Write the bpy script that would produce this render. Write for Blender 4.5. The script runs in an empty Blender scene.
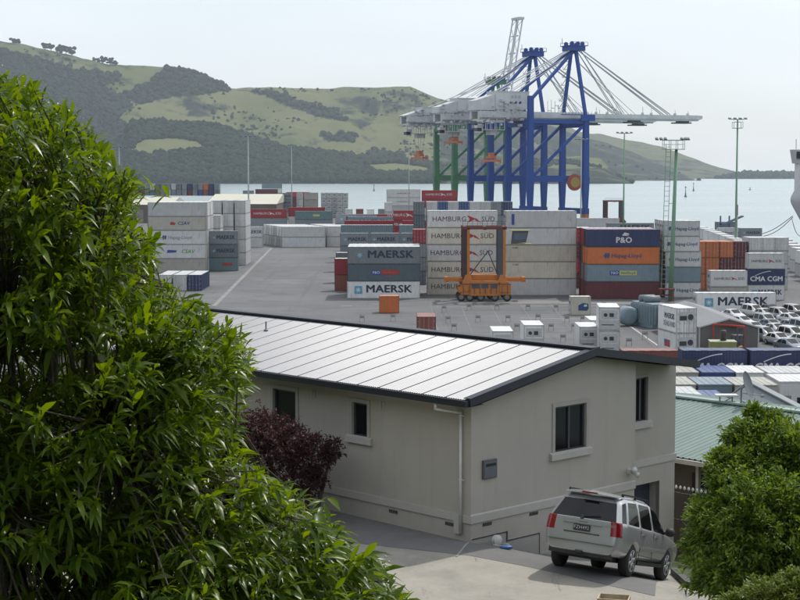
import bpy, bmesh, math, random
import numpy as np
from mathutils import Vector, Matrix, noise as mnoise
R = math.radians
random.seed(7); rng = np.random.default_rng(7)
SC = bpy.context.scene
HAZE = 0.000055                   # haze density per metre
C = SC.collection

# ------------------------------------------------------------ camera, sky, sun, exposure
CAMZ = 21.3                      # metres above the port pavement
FPX, HORIZON = 1600.0, 171.0     # focal length in photo pixels, row of the horizon
PITCH = math.atan((300 - HORIZON) / FPX)
cam = bpy.data.cameras.new('camera'); camo = bpy.data.objects.new('camera', cam); C.objects.link(camo)
cam.sensor_width = 36; cam.lens = 72; cam.clip_start = 0.3; cam.clip_end = 30000
camo.location = (0, 0, CAMZ); camo.rotation_euler = (R(90) - PITCH, 0, 0)
SC.camera = camo
SUN_EL, SUN_AZ = 56.0, 38.0      # azimuth clockwise from +Y (the view direction)
W = bpy.data.worlds.new('World'); SC.world = W; W.use_nodes = True
wn = W.node_tree; wn.nodes.clear()
def N(t, kind, **kw):
    n = t.nodes.new(kind)
    for k, v in kw.items(): setattr(n, k, v)
    return n
sky = N(wn, 'ShaderNodeTexSky', sky_type='NISHITA', sun_disc=False)
sky.sun_elevation = R(SUN_EL); sky.sun_rotation = R(SUN_AZ); sky.air_density = 1.0; sky.dust_density = 2.0; sky.ozone_density = 1.0
bg = N(wn, 'ShaderNodeBackground'); wo = N(wn, 'ShaderNodeOutputWorld')
tc = N(wn, 'ShaderNodeTexCoord'); mp = N(wn, 'ShaderNodeMapping'); mp.inputs['Scale'].default_value = (1, 1, 5)
cn = N(wn, 'ShaderNodeTexNoise'); cn.inputs['Scale'].default_value = 2.2; cn.inputs['Detail'].default_value = 6
cr = N(wn, 'ShaderNodeMapRange'); cr.inputs['From Min'].default_value = .3; cr.inputs['From Max'].default_value = .7
cr.inputs['To Min'].default_value = .42; cr.inputs['To Max'].default_value = .90
mx = N(wn, 'ShaderNodeMix', data_type='RGBA')
mx.inputs[7].default_value = (9.4, 9.8, 10.2, 1)
L_ = wn.links.new
L_(tc.outputs['Generated'], mp.inputs['Vector']); L_(mp.outputs[0], cn.inputs['Vector']); L_(cn.outputs['Fac'], cr.inputs['Value'])
L_(cr.outputs[0], mx.inputs[0]); L_(sky.outputs[0], mx.inputs[6]); L_(mx.outputs[2], bg.inputs['Color']); L_(bg.outputs[0], wo.inputs['Surface'])
bg.inputs['Strength'].default_value = 0.10
sl = bpy.data.lights.new('sun', 'SUN'); slo = bpy.data.objects.new('sun', sl); C.objects.link(slo)
sl.energy = 2.5; sl.angle = R(1.2); sl.color = (1.0, .95, .88)
sd = Vector((math.sin(R(SUN_AZ)) * math.cos(R(SUN_EL)), math.cos(R(SUN_AZ)) * math.cos(R(SUN_EL)), math.sin(R(SUN_EL))))
slo.rotation_euler = sd.to_track_quat('Z', 'Y').to_euler()
SC.view_settings.view_transform = 'Standard'; SC.view_settings.look = 'None'
SC.view_settings.exposure = 0.22; SC.view_settings.gamma = 1; SC.view_settings.use_curve_mapping = False
SC.render.engine = 'CYCLES'
cy = SC.cycles; cy.use_denoising = True; cy.max_bounces = 7; cy.diffuse_bounces = 3; cy.glossy_bounces = 3; cy.transmission_bounces = 4
cy.volume_bounces = 1; cy.transparent_max_bounces = 6; cy.sample_clamp_indirect = 6; cy.caustics_reflective = False; cy.caustics_refractive = False

# ------------------------------------------------------------ points from picture measurements
_F = Vector((0, math.cos(PITCH), -math.sin(PITCH))); _U = Vector((0, math.sin(PITCH), math.cos(PITCH))); _O = Vector((0, 0, CAMZ))
def ray(px, py): return (_F * FPX + Vector((1, 0, 0)) * (px - 400) + _U * (300 - py)).normalized()
def onz(px, py, z=0.0):
    d = ray(px, py); return _O + d * ((z - CAMZ) / d.z)
def ony(px, py, Y):
    d = ray(px, py); return _O + d * (Y / d.y)
def onplane(px, py, p0, n):
    d = ray(px, py); return _O + d * ((p0 - _O).dot(n) / d.dot(n))
def proj(p):
    v = Vector(p) - _O; z = v.dot(_F); return 400 + FPX * v.x / z, 300 - FPX * v.dot(_U) / z

# ------------------------------------------------------------ mesh helpers
class MB:
    def __init__(s): s.v = []; s.f = []; s.m = []; s.mi = 0
    def add(s, vs, fs):
        b = len(s.v); s.v += [tuple(v) for v in vs]; s.f += [tuple(b + i for i in f) for f in fs]; s.m += [s.mi] * len(fs); return s
    def box(s, x0, x1, y0, y1, z0, z1):
        return s.add([(x0,y0,z0),(x1,y0,z0),(x1,y1,z0),(x0,y1,z0),(x0,y0,z1),(x1,y0,z1),(x1,y1,z1),(x0,y1,z1)],
                     [(0,3,2,1),(4,5,6,7),(0,1,5,4),(1,2,6,5),(2,3,7,6),(3,0,4,7)])
    def hexa(s, a, b):   # two quads (4 points each)
        return s.add(list(a) + list(b), [(3,2,1,0),(4,5,6,7),(0,1,5,4),(1,2,6,5),(2,3,7,6),(3,0,4,7)])
    def bar(s, p, q, w, h=None, up=(0,0,1)):
        h = h or w; p = Vector(p); q = Vector(q); d = (q - p).normalized(); up = Vector(up)
        if abs(d.dot(up)) > .98: up = Vector((1, 0, 0)) if abs(d.x) < .9 else Vector((0, 1, 0))
        a = d.cross(up).normalized() * w / 2; b = a.cross(d).normalized() * h / 2
        return s.hexa([p-a-b, p+a-b, p+a+b, p-a+b], [q-a-b, q+a-b, q+a+b, q-a+b])
    def tube(s, p, q, r0, r1=None, n=8, cap=True):
        r1 = r0 if r1 is None else r1; p = Vector(p); q = Vector(q); d = (q - p).normalized()
        up = Vector((0,0,1)) if abs(d.z) < .95 else Vector((1,0,0)); a = d.cross(up).normalized(); b = a.cross(d)
        vs = []
        for c, r in ((p, r0), (q, r1)):
            for i in range(n):
                t = 2 * math.pi * i / n; vs.append(c + a * math.cos(t) * r + b * math.sin(t) * r)
        fs = [(i, (i+1) % n, n + (i+1) % n, n + i) for i in range(n)]
        if cap: fs += [tuple(range(n))[::-1], tuple(range(n, 2*n))]
        return s.add(vs, fs)
    def lathe(s, c, axis, prof, n=24):   # prof: (distance along axis, radius)
        c = Vector(c); d = Vector(axis).normalized(); up = Vector((0,0,1)) if abs(d.z) < .9 else Vector((1,0,0))
        a = d.cross(up).normalized(); b = a.cross(d); vs = []; fs = []
        for h, r in prof:
            for i in range(n):
                t = 2 * math.pi * i / n; vs.append(c + d * h + (a * math.cos(t) + b * math.sin(t)) * r)
        m = len(prof)
        for j in range(m - 1):
            for i in range(n): fs.append((j*n+i, j*n+(i+1) % n, (j+1)*n+(i+1) % n, (j+1)*n+i))
        fs += [tuple(range(n))[::-1], tuple(range((m-1)*n, m*n))]
        return s.add(vs, fs)
    def poly(s, pts, off):   # extruded polygon
        n = len(pts); off = Vector(off)
        return s.add([Vector(p) for p in pts] + [Vector(p) + off for p in pts],
                     [tuple(range(n))[::-1], tuple(range(n, 2*n))] + [(i, (i+1) % n, n+(i+1) % n, n+i) for i in range(n)])
    def mesh(s, name, smooth=False, fix=True):
        me = bpy.data.meshes.new(name); me.from_pydata(s.v, [], s.f)
        if fix:
            bm = bmesh.new(); bm.from_mesh(me); bmesh.ops.recalc_face_normals(bm, faces=bm.faces); bm.to_mesh(me); bm.free()
        if smooth: me.polygons.foreach_set('use_smooth', [True] * len(me.polygons))
        me.update(); return me
    def build(s, name, mat, parent=None, smooth=False, fix=True):
        return link(name, s.mesh(name, smooth, fix), mat, parent)
def link(name, me, mat=None, parent=None):
    if mat is not None and not me.materials: me.materials.append(mat)
    o = bpy.data.objects.new(name, me); C.objects.link(o)
    if mat is not None and me.materials and me.materials[0] is not mat:
        o.material_slots[0].link = 'OBJECT'; o.material_slots[0].material = mat
    o.parent = parent; return o
def bevel(o, w=.02, seg=2):
    m = o.modifiers.new('bevel', 'BEVEL'); m.width = w; m.segments = seg; m.limit_method = 'ANGLE'; return o
def tag(o, label=None, cat=None, group=None, kind=None):
    if label: o['label'] = label
    if cat: o['category'] = cat
    if group: o['group'] = group
    if kind: o['kind'] = kind
    return o
def empty(name, loc=(0,0,0), rz=0, label=None, cat=None, group=None):
    o = bpy.data.objects.new(name, None); C.objects.link(o); o.location = loc; o.rotation_euler = (0, 0, rz); o.empty_display_size = .2
    return tag(o, label, cat, group)
def copy_tree(o, parent=None):
    c = o.copy(); C.objects.link(c); c.parent = parent
    for ch in list(o.children): copy_tree(ch, c)
    return c

# ------------------------------------------------------------ materials
_M = {}
def mat(name, col, rough=.6, metal=0, var=.12, scale=3.0, bump=0, bscale=20, spec=None, dirt=None, streak=0, trans=0, coat=0):
    if name in _M: return _M[name]
    m = bpy.data.materials.new(name); m.use_nodes = True; t = m.node_tree; b = t.nodes['Principled BSDF']
    b.inputs['Roughness'].default_value = rough; b.inputs['Metallic'].default_value = metal
    if spec is not None: b.inputs['Specular IOR Level'].default_value = spec
    if coat: b.inputs['Coat Weight'].default_value = coat; b.inputs['Coat Roughness'].default_value = .08
    l = t.links.new
    co = N(t, 'ShaderNodeTexCoord'); no = N(t, 'ShaderNodeTexNoise'); no.inputs['Scale'].default_value = scale; no.inputs['Detail'].default_value = 6
    no.inputs['Roughness'].default_value = .65
    l(co.outputs['Object'], no.inputs['Vector'])
    mr = N(t, 'ShaderNodeMapRange'); mr.inputs['From Min'].default_value = .3; mr.inputs['From Max'].default_value = .7
    mr.inputs['To Min'].default_value = 1 - var; mr.inputs['To Max'].default_value = 1 + var; l(no.outputs['Fac'], mr.inputs['Value'])
    mu = N(t, 'ShaderNodeMix', data_type='RGBA', blend_type='MULTIPLY'); mu.inputs[0].default_value = 1
    mu.inputs[6].default_value = (*col, 1); l(mr.outputs[0], mu.inputs[7]); out = mu.outputs[2]
    if name.startswith('paint_'):                 # boxes of one colour have faded differently
        oi = N(t, 'ShaderNodeObjectInfo'); m9 = N(t, 'ShaderNodeMapRange'); m9.inputs['To Min'].default_value = .84; m9.inputs['To Max'].default_value = 1.12; l(oi.outputs['Random'], m9.inputs['Value'])
        x9 = N(t, 'ShaderNodeMix', data_type='RGBA', blend_type='MULTIPLY'); x9.inputs[0].default_value = 1; l(out, x9.inputs[6]); l(m9.outputs[0], x9.inputs[7]); out = x9.outputs[2]
    if streak:
        mp = N(t, 'ShaderNodeMapping'); mp.inputs['Scale'].default_value = (2.2, 2.2, .25); l(co.outputs['Object'], mp.inputs['Vector'])
        n2 = N(t, 'ShaderNodeTexNoise'); n2.inputs['Scale'].default_value = 1.7; n2.inputs['Detail'].default_value = 8; l(mp.outputs[0], n2.inputs['Vector'])
        m2 = N(t, 'ShaderNodeMapRange'); m2.inputs['From Min'].default_value = .56; m2.inputs['From Max'].default_value = .78
        m2.inputs['To Max'].default_value = streak; l(n2.outputs['Fac'], m2.inputs['Value'])
        x2 = N(t, 'ShaderNodeMix', data_type='RGBA'); x2.inputs[7].default_value = (*(dirt or (.14, .09, .06)), 1)
        l(m2.outputs[0], x2.inputs[0]); l(out, x2.inputs[6]); out = x2.outputs[2]
    l(out, b.inputs['Base Color'])
    if bump:
        n3 = N(t, 'ShaderNodeTexNoise'); n3.inputs['Scale'].default_value = bscale; n3.inputs['Detail'].default_value = 4; l(co.outputs['Object'], n3.inputs['Vector'])
        bp = N(t, 'ShaderNodeBump'); bp.inputs['Strength'].default_value = bump; bp.inputs['Distance'].default_value = .02
        l(n3.outputs['Fac'], bp.inputs['Height']); l(bp.outputs[0], b.inputs['Normal'])
    if trans:
        tr = N(t, 'ShaderNodeBsdfTranslucent'); l(out, tr.inputs['Color'])
        ms = N(t, 'ShaderNodeMixShader'); ms.inputs[0].default_value = trans
        l(b.outputs[0], ms.inputs[1]); l(tr.outputs[0], ms.inputs[2]); l(ms.outputs[0], t.nodes['Material Output'].inputs['Surface'])
    _M[name] = m; return m
def leafmat(name, c1, c2, rough=.35, trans=.35, spec=.5, scale=6):
    m = bpy.data.materials.new(name); m.use_nodes = True; t = m.node_tree; b = t.nodes['Principled BSDF']; l = t.links.new
    b.inputs['Roughness'].default_value = rough; b.inputs['Specular IOR Level'].default_value = spec
    g = N(t, 'ShaderNodeNewGeometry'); rp = N(t, 'ShaderNodeValToRGB')
    rp.color_ramp.elements[0].color = (*c1, 1); rp.color_ramp.elements[1].color = (*c2, 1)
    l(g.outputs['Random Per Island'], rp.inputs['Fac']); l(rp.outputs['Color'], b.inputs['Base Color'])
    tr = N(t, 'ShaderNodeBsdfTranslucent'); hs = N(t, 'ShaderNodeHueSaturation'); hs.inputs['Hue'].default_value = .485
    hs.inputs['Value'].default_value = 1.5; hs.inputs['Saturation'].default_value = 1.1
    l(rp.outputs['Color'], hs.inputs['Color']); l(hs.outputs[0], tr.inputs['Color'])
    ms = N(t, 'ShaderNodeMixShader'); ms.inputs[0].default_value = trans
    l(b.outputs[0], ms.inputs[1]); l(tr.outputs[0], ms.inputs[2]); l(ms.outputs[0], t.nodes['Material Output'].inputs['Surface'])
    return m
def glass(name, tint=(.02,.025,.03), rough=.05):
    return mat(name, tint, rough=rough, var=.0, spec=.6)

# lettering cache
_T = {}
def text_mesh(body, size, bold=0.0, sx=1.0, shear=0.0):
    k = (body, size, bold, sx, shear)
    if k in _T: return _T[k]
    cu = bpy.data.curves.new('lettering', 'FONT'); cu.body = body; cu.size = size; cu.align_x = 'CENTER'; cu.align_y = 'CENTER'
    cu.resolution_u = 2; cu.shear = shear; cu.space_character = 1.05
    o = bpy.data.objects.new('lettering', cu); C.objects.link(o)
    bpy.context.view_layer.update()
    me = bpy.data.meshes.new_from_object(o.evaluated_get(bpy.context.evaluated_depsgraph_get()))
    bpy.data.objects.remove(o)
    # stand it up: x stays, y -> z, facing -y
    mb = MB(); base = [(v.co.x * sx, v.co.y) for v in me.vertices]; fs = [tuple(p.vertices) for p in me.polygons]; b = bold * size * .9
    offs = [(0, 0)] if not bold else [(-b, 0), (b, 0), (0, -b * .6), (0, b * .6), (0, 0)]
    for i, (dx, dz) in enumerate(offs): mb.add([(x + dx, -.0015 * i, z + dz) for x, z in base], fs)
    me = mb.mesh('lettering', fix=False); _T[k] = me; return me
BURIED = {4, 5, 7, 8, 10, 11, 13, 14, 17, 19, 22, 23, 32, 35, 38, 39, 41, 42, 44, 45, 47, 51, 54, 55, 57, 58, 61, 62, 64, 65, 67, 68, 70, 71, 73, 74, 78, 83, 84, 85, 88, 89, 93, 94, 95, 96, 98, 99, 100, 101, 103, 104, 105, 106, 108, 109, 110, 111, 113, 114, 115, 116, 118, 119, 120, 123, 124, 125, 138, 139, 140, 141, 144, 145, 146, 168, 169, 171, 172, 184, 185, 186, 187, 189, 190, 191, 192, 200, 203, 211, 212, 215, 216, 223, 224, 225, 227, 229, 231, 233, 235, 239, 242, 244, 246, 248, 249, 256, 258, 270, 271, 275, 276, 280, 281, 285, 286, 289, 290, 291, 294, 295, 347, 349, 351, 353, 355, 357, 362, 365, 368, 369, 375, 379, 380, 383, 387, 403, 404, 405, 407, 411, 412, 413, 415, 416, 417, 420, 421, 422, 423, 424, 425, 426, 427, 428, 430, 432, 433, 434, 436, 438, 440, 442}
# ============================================================ SETTING: water, port pavement, hills
def sheet(name, pts, z, m, thick=0):
    mb = MB()
    if thick: mb.poly([(x, y, z) for x, y in pts], (0, 0, -thick))
    else: mb.add([(x, y, z) for x, y in pts], [tuple(range(len(pts)))])
    return tag(mb.build(name, m), kind='structure')
WZ = -3.0
m_water = mat('water', (.25, .325, .335), rough=.22, var=.06, scale=.004, spec=.5)
_t = m_water.node_tree; _b = _t.nodes['Principled BSDF']
_co = N(_t, 'ShaderNodeTexCoord'); _mp = N(_t, 'ShaderNodeMapping'); _mp.inputs['Scale'].default_value = (.12, .35, 1)
_n = N(_t, 'ShaderNodeTexNoise'); _n.inputs['Scale'].default_value = 1.0; _n.inputs['Detail'].default_value = 5
_bp = N(_t, 'ShaderNodeBump'); _bp.inputs['Strength'].default_value = .5; _bp.inputs['Distance'].default_value = .35
_t.links.new(_co.outputs['Object'], _mp.inputs['Vector']); _t.links.new(_mp.outputs[0], _n.inputs['Vector'])
_t.links.new(_n.outputs['Fac'], _bp.inputs['Height']); _t.links.new(_bp.outputs[0], _b.inputs['Normal'])
sheet('harbour_water', [(-9000, -200), (9000, -200), (9000, 14000), (-9000, 14000)], WZ, m_water)

m_asph = mat('asphalt', (.115, .118, .122), rough=.85, var=.22, scale=.05, bump=.15, bscale=6, streak=.0)
def add_patches(m, col, sc, lo, hi, amt, st=None):
    t = m.node_tree; b = t.nodes['Principled BSDF']; src = b.inputs['Base Color'].links[0].from_socket
    co = N(t, 'ShaderNodeTexCoord'); n = N(t, 'ShaderNodeTexNoise'); n.inputs['Scale'].default_value = sc; n.inputs['Detail'].default_value = 8; n.inputs['Roughness'].default_value = .7
    if st: mp_ = N(t, 'ShaderNodeMapping'); mp_.inputs['Scale'].default_value = st; t.links.new(co.outputs['Object'], mp_.inputs['Vector']); t.links.new(mp_.outputs[0], n.inputs['Vector'])
    else: t.links.new(co.outputs['Object'], n.inputs['Vector'])
    r = N(t, 'ShaderNodeMapRange'); r.inputs['From Min'].default_value = lo; r.inputs['From Max'].default_value = hi; r.inputs['To Max'].default_value = amt
    t.links.new(n.outputs['Fac'], r.inputs['Value']); x = N(t, 'ShaderNodeMix', data_type='RGBA'); x.inputs[7].default_value = (*col, 1)
    t.links.new(r.outputs[0], x.inputs[0]); t.links.new(src, x.inputs[6]); t.links.new(x.outputs[2], b.inputs['Base Color'])
add_patches(m_asph, (.055, .055, .058), .11, .54, .66, .55); add_patches(m_asph, (.20, .195, .185), .03, .55, .7, .6)
add_patches(m_asph, (.06, .06, .062), 1.0, .53, .62, .5, (.03, .5, 1)); add_patches(m_asph, (.07, .07, .07), 1.0, .55, .62, .45, (.5, .02, 1)); add_patches(m_water, (.30, .38, .39), 1.0, .45, .62, .8, (.0012, .006, 1))
QUAY = [(112, 60), (112, 430), (110, 487), (80, 615), (58, 690), (46, 760)]
sheet('port_pavement', [(-420, 60)] + QUAY[:] + [(-60, 765), (-120, 900), (-420, 920)], 0, m_asph, thick=3.4)
sheet('quay_edge_strip', [(x, y) for x, y in QUAY[1:]] + [(x - 3, y) for x, y in QUAY[1:]][::-1], .08, mat('quay_concrete', (.12, .12, .12), .9), thick=.0)
m_paint = mat('line_paint', (.42, .42, .40), rough=.8, var=.25, scale=2)
def strip(name, a, b, w, m=m_paint, z=.006):
    a = Vector(a[:2]); b = Vector(b[:2]); d = (b - a).normalized(); n = Vector((-d.y, d.x)) * w / 2
    return sheet(name, [a - n, b - n, b + n, a + n], z, m)
strip('lane_line', onz(214, 306), onz(271.5, 248), .7, mat('lane_concrete', (.22, .22, .21), .9, var=.3, scale=.4))
strip('lane_line', onz(246.5, 263), onz(250.5, 256), .35)
for px, py, px2, py2 in ((341, 306, 352, 306), (520, 306, 640, 306), (520, 318, 600, 319), (604, 308, 660, 347)):
    strip('lane_line', onz(px, py), onz(px2, py2), .25, z=.008)
m_worn = mat('worn_paint', (.165, .165, .16), rough=.85, var=.3, scale=1)
for i in range(7):
    a = onz(430 + 30 * i, 303); b = onz(444 + 36 * i, 352)
    strip('bay_line', a, b, .12, m_worn, z=.010)
strip('yard_lane', onz(440, 301.5), onz(660, 302.5), 6.0, mat('pale_concrete', (.20, .20, .195), .9, var=.2, scale=.3), z=.004)

# ------------------------------------------------------------ far hills (heights of the skyline over real distance)
def interp(pts, x): return float(np.interp(x, [p[0] for p in pts], [p[1] for p in pts]))
def inpoly(x, y, P):
    c = False; j = len(P) - 1
    for i in range(len(P)):
        if (P[i][1] > y) != (P[j][1] > y) and x < (P[j][0]-P[i][0]) * (y-P[i][1]) / (P[j][1]-P[i][1]) + P[i][0]: c = not c
        j = i
    return c
def hillmat(name, grass, grass2, forest):
    m = bpy.data.materials.new(name); m.use_nodes = True; t = m.node_tree; b = t.nodes['Principled BSDF']; l = t.links.new
    b.inputs['Roughness'].default_value = .95; b.inputs['Specular IOR Level'].default_value = .1
    at = N(t, 'ShaderNodeAttribute', attribute_name='forest'); co = N(t, 'ShaderNodeTexCoord')
    n1 = N(t, 'ShaderNodeTexNoise'); n1.inputs['Scale'].default_value = .012; n1.inputs['Detail'].default_value = 9; n1.inputs['Roughness'].default_value = .65
    n2 = N(t, 'ShaderNodeTexNoise'); n2.inputs['Scale'].default_value = .003; n2.inputs['Detail'].default_value = 5
    l(co.outputs['Object'], n1.inputs['Vector']); l(co.outputs['Object'], n2.inputs['Vector'])
    g = N(t, 'ShaderNodeMix', data_type='RGBA'); g.inputs[6].default_value = (*grass, 1); g.inputs[7].default_value = (*grass2, 1)
    r2 = N(t, 'ShaderNodeMapRange'); r2.inputs['From Min'].default_value = .4; r2.inputs['From Max'].default_value = .6; l(n2.outputs['Fac'], r2.inputs['Value']); l(r2.outputs[0], g.inputs[0])
    ad = N(t, 'ShaderNodeMath', operation='ADD'); su = N(t, 'ShaderNodeMath', operation='MULTIPLY_ADD'); su.inputs[1].default_value = 2.2; su.inputs[2].default_value = -1.1
    l(n1.outputs['Fac'], su.inputs[0]); l(at.outputs['Fac'], ad.inputs[0]); l(su.outputs[0], ad.inputs[1])
    r1 = N(t, 'ShaderNodeMapRange'); r1.inputs['From Min'].default_value = .3; r1.inputs['From Max'].default_value = .55; l(ad.outputs[0], r1.inputs['Value'])
    x = N(t, 'ShaderNodeMix', data_type='RGBA'); x.inputs[7].default_value = (*forest, 1); l(r1.outputs[0], x.inputs[0]); l(g.outputs[2], x.inputs[6]); l(x.outputs[2], b.inputs['Base Color'])
    return m
m_hill = hillmat('pasture', (.095, .112, .042), (.135, .138, .060), (.009, .019, .014))
m_hill2 = hillmat('scrub_hill', (.075, .088, .040), (.105, .108, .050), (.014, .024, .020))
def fbm(x, y, sc, seed=0, o=5):
    return mnoise.fractal(Vector((x * sc + seed, y * sc - seed, seed)), 1.0, 2.0, o)
FOREST_PTS = []
def ridge(name, px0, px1, skyline, D0, D1, fdens, m, n=260, rows=60, gully=28, power=1.0, back=500, shore=None, seed=1, trees=0, tree_r=(9, 16)):
    V = []; A = []; xs = np.linspace(px0, px1, n)
    for px in xs:
        d0 = (interp(shore, px) if shore else D0); d1 = max(D1, d0 + 250)
        ys = interp(skyline, px); top = CAMZ + (HORIZON - ys) / FPX * d1
        for j in range(rows + 8):
            if j <= rows:
                t = j / rows; Y = d0 + (d1 - d0) * t; z = WZ + 1.5 + (top - WZ) * (t ** power)
                env = math.sin(math.pi * t) ** .7
                X = (px - 400) / FPX * Y
                gl = abs(fbm(X, Y * .45, 1 / 700, seed)) ** .8
                z += env * (fbm(X, Y, 1 / 420, seed + 3) * gully * .7 - gl * gully * 2.0 + gully * .55) * min(1, (top + 20) / 160)
                if j == 0: z = WZ - 6
                z += fbm(X, Y, 1 / 45, seed + 9, 3) * 2.2
            else:
                t = (j - rows) / 8; Y = d1 + back * t; z = top - (top - WZ + 8) * t ** 1.3
            X = (px - 400) / FPX * Y
            V.append((X, Y, max(z, WZ - 6))); pv = (px, 300 - 0)
            q = proj((X, Y, z)); A.append(fdens(q[0], q[1], X, Y))
    F = []; w = rows + 9 - 1
    w = rows + 8
    for i in range(n - 1):
        for j in range(w - 1): F.append((i*w+j, (i+1)*w+j, (i+1)*w+j+1, i*w+j+1))
    me = bpy.data.meshes.new(name); me.from_pydata(V, [], F); at = me.attributes.new('forest', 'FLOAT', 'POINT'); at.data.foreach_set('value', A)
    me.polygons.foreach_set('use_smooth', [True] * len(F)); me.update()
    tag(link(name, me, m), kind='structure')
    if trees:
        k = 0; tries = 0; loose = [i for i, a in enumerate(A) if .13 < a < .75 and 0 < (i % w) < rows and fbm(V[i][0], V[i][1], 1 / 260, seed + 40) > .12]
        for i in (random.sample(loose, min(len(loose), trees // 7)) if loose else []):
            v = V[i]; FOREST_PTS.append(((v[0] + random.uniform(-8, 8), v[1] + random.uniform(-12, 12), v[2] - 1), random.uniform(2.5, 6)))
        cand = [i for i, a in enumerate(A) if a > .75 and (i % w) < rows and (i % w) > 0]
        cum = None
        while cand and k < trees and tries < trees * 4:
            tries += 1; i = random.choice(cand); a, b = V[i], V[min(i + w, len(V) - 1)]; c2 = V[i + 1]
            u, v = random.random(), random.random()
            p = (a[0] + (b[0]-a[0]) * u + (c2[0]-a[0]) * v, a[1] + (b[1]-a[1]) * u + (c2[1]-a[1]) * v, a[2] + (b[2]-a[2]) * u + (c2[2]-a[2]) * v)
            FOREST_PTS.append((p, random.uniform(*tree_r))); k += 1
SKY_A = [(-260, 34), (0, 42.5), (30, 47), (60, 54), (95, 62), (110, 66), (128, 67), (150, 67.5), (165, 69), (195, 73), (215, 83), (230, 90), (245, 89.5), (270, 88.5), (300, 89.5), (330, 90.5),
         (345, 88), (370, 89), (410, 88.5), (422, 94), (440, 100), (470, 110), (500, 124), (540, 144), (580, 162), (620, 178)]
PA = [[(-300, 46), (0, 48), (32, 57), (72, 70), (100, 72), (122, 73), (104, 90), (132, 105), (118, 113), (128, 128), (122, 165), (-300, 178)],
      [(150, 82), (165, 70), (195, 73), (228, 90), (200, 93), (170, 97), (140, 103), (120, 95)],
      [(251, 91), (282, 94), (330, 111), (352, 122), (325, 118), (290, 108)], [(318, 132), (354, 137), (352, 145), (330, 143)], [(365, 152), (400, 154), (406, 161), (370, 158)]]
PA2 = [(335, 92), (372, 90), (378, 120), (362, 130), (338, 118)], [(180, 100), (215, 104), (222, 118), (188, 116)], [(385, 90), (420, 95), (430, 120), (400, 128), (382, 110)]
def dens_a(x, y, X, Y):
    wx = x + fbm(X, Y, 1 / 160, 5) * 5; wy = y + fbm(X, Y, 1 / 200, 8) * 4
    for P in PA:
        if inpoly(wx, wy, P): return 1.0
    for P in PA2:
        if inpoly(wx, wy, P): return .42
    return (.17 + .25 * max(0, fbm(X, Y, 1 / 380, 31))) if x < 440 else .6
ridge('pasture_hill', -260, 622, SKY_A, 3500, 4500, dens_a, m_hill, n=420, rows=90, gully=52, seed=2, trees=8500, tree_r=(5, 9))
SKY_D = [(420, 104), (440, 101), (470, 103.5), (500, 108), (530, 112.5), (560, 123), (575, 131), (590, 134.5), (597, 134), (620, 139.5), (645, 144), (665, 148.5), (690, 158), (710, 165.5), (735, 172), (760, 178)]
ridge('distant_headland', 420, 760, SKY_D, 5000, 6200, lambda x, y, X, Y: .12 + .3 * (y > 160), m_hill2, n=150, rows=40, gully=30, seed=6)
SKY_C = [(430, 113), (500, 117), (560, 129), (580, 138), (607, 144), (635, 154), (662, 166), (695, 181)]
ridge('scrub_headland', 430, 700, SKY_C, 4000, 4800, lambda x, y, X, Y: .62, m_hill2, n=150, rows=40, gully=30, seed=11, trees=500)
SKY_E = [(715, 180), (730, 175.5), (745, 173), (765, 173.5), (800, 175), (900, 173), (1100, 170)]
ridge('low_spit', 715, 1100, SKY_E, 4900, 5300, lambda x, y, X, Y: 1.0, m_hill2, n=120, rows=16, gully=2, seed=13, trees=900, tree_r=(6, 11))
SKY_B = [(-260, 172), (40, 160), (100, 152), (125, 138), (133, 124), (150, 121.5), (170, 123), (200, 125), (225, 128), (245, 134), (262, 142), (285, 149), (320, 152), (360, 158), (400, 162), (440, 166),
         (500, 166), (540, 158), (580, 157), (600, 160), (612, 170), (628, 181)]
FIELD = [(128, 154), (136, 141), (150, 139.5), (175, 138), (198, 142), (208, 148), (204, 151), (180, 152), (150, 154)]
FIELD2 = [(355, 166), (395, 163), (430, 168), (425, 175), (380, 174)]
def dens_b(x, y, X, Y):
    wx = x + fbm(X, Y, 1 / 90, 5) * 2
    if inpoly(wx, y, FIELD) or inpoly(wx, y, FIELD2): return 0.0
    if x > 535 and 156 < y < 168: return .35
    if x > 440: return .6
    return 1.0
ridge('wooded_shore', -260, 630, SKY_B, 3050, 3450, dens_b, m_hill, n=420, rows=44, gully=10, seed=21, trees=12000, tree_r=(4.5, 9), power=.85)

def blobs(name, pts, m, sub=1, flat=.95):
    bm = bmesh.new(); bmesh.ops.create_icosphere(bm, subdivisions=sub, radius=1); bv = np.array([v.co[:] for v in bm.verts]); bf = np.array([[v.index for v in f.verts] for f in bm.faces]); bm.free()
    nv, nf, n = len(bv), len(bf), len(pts)
    P = np.array([p for p, r in pts]); Rr = np.array([r for p, r in pts])
    jit = 1 + rng.uniform(-.28, .28, (n, nv, 1)); hz = rng.uniform(.7, 1.25, (n, 1, 1))
    V = bv[None] * Rr[:, None, None] * jit; V[:, :, 2:3] *= flat * hz; V += P[:, None, :]; V[:, :, 2] += (Rr * .25)[:, None]
    F = bf[None] + (np.arange(n) * nv)[:, None, None]
    me = bpy.data.meshes.new(name); me.vertices.add(n * nv); me.vertices.foreach_set('co', V.reshape(-1))
    me.loops.add(n * nf * 3); me.loops.foreach_set('vertex_index', F.reshape(-1).astype(np.int32)); me.polygons.add(n * nf)
    me.polygons.foreach_set('loop_start', np.arange(0, n * nf * 3, 3, dtype=np.int32)); me.update(calc_edges=True); me.validate()
    me.polygons.foreach_set('use_smooth', [True] * len(me.polygons))
    return link(name, me, m)
m_far_leaf = leafmat('far_foliage', (.006, .015, .010), (.022, .036, .018), rough=.9, trans=.1, spec=.1)
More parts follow.
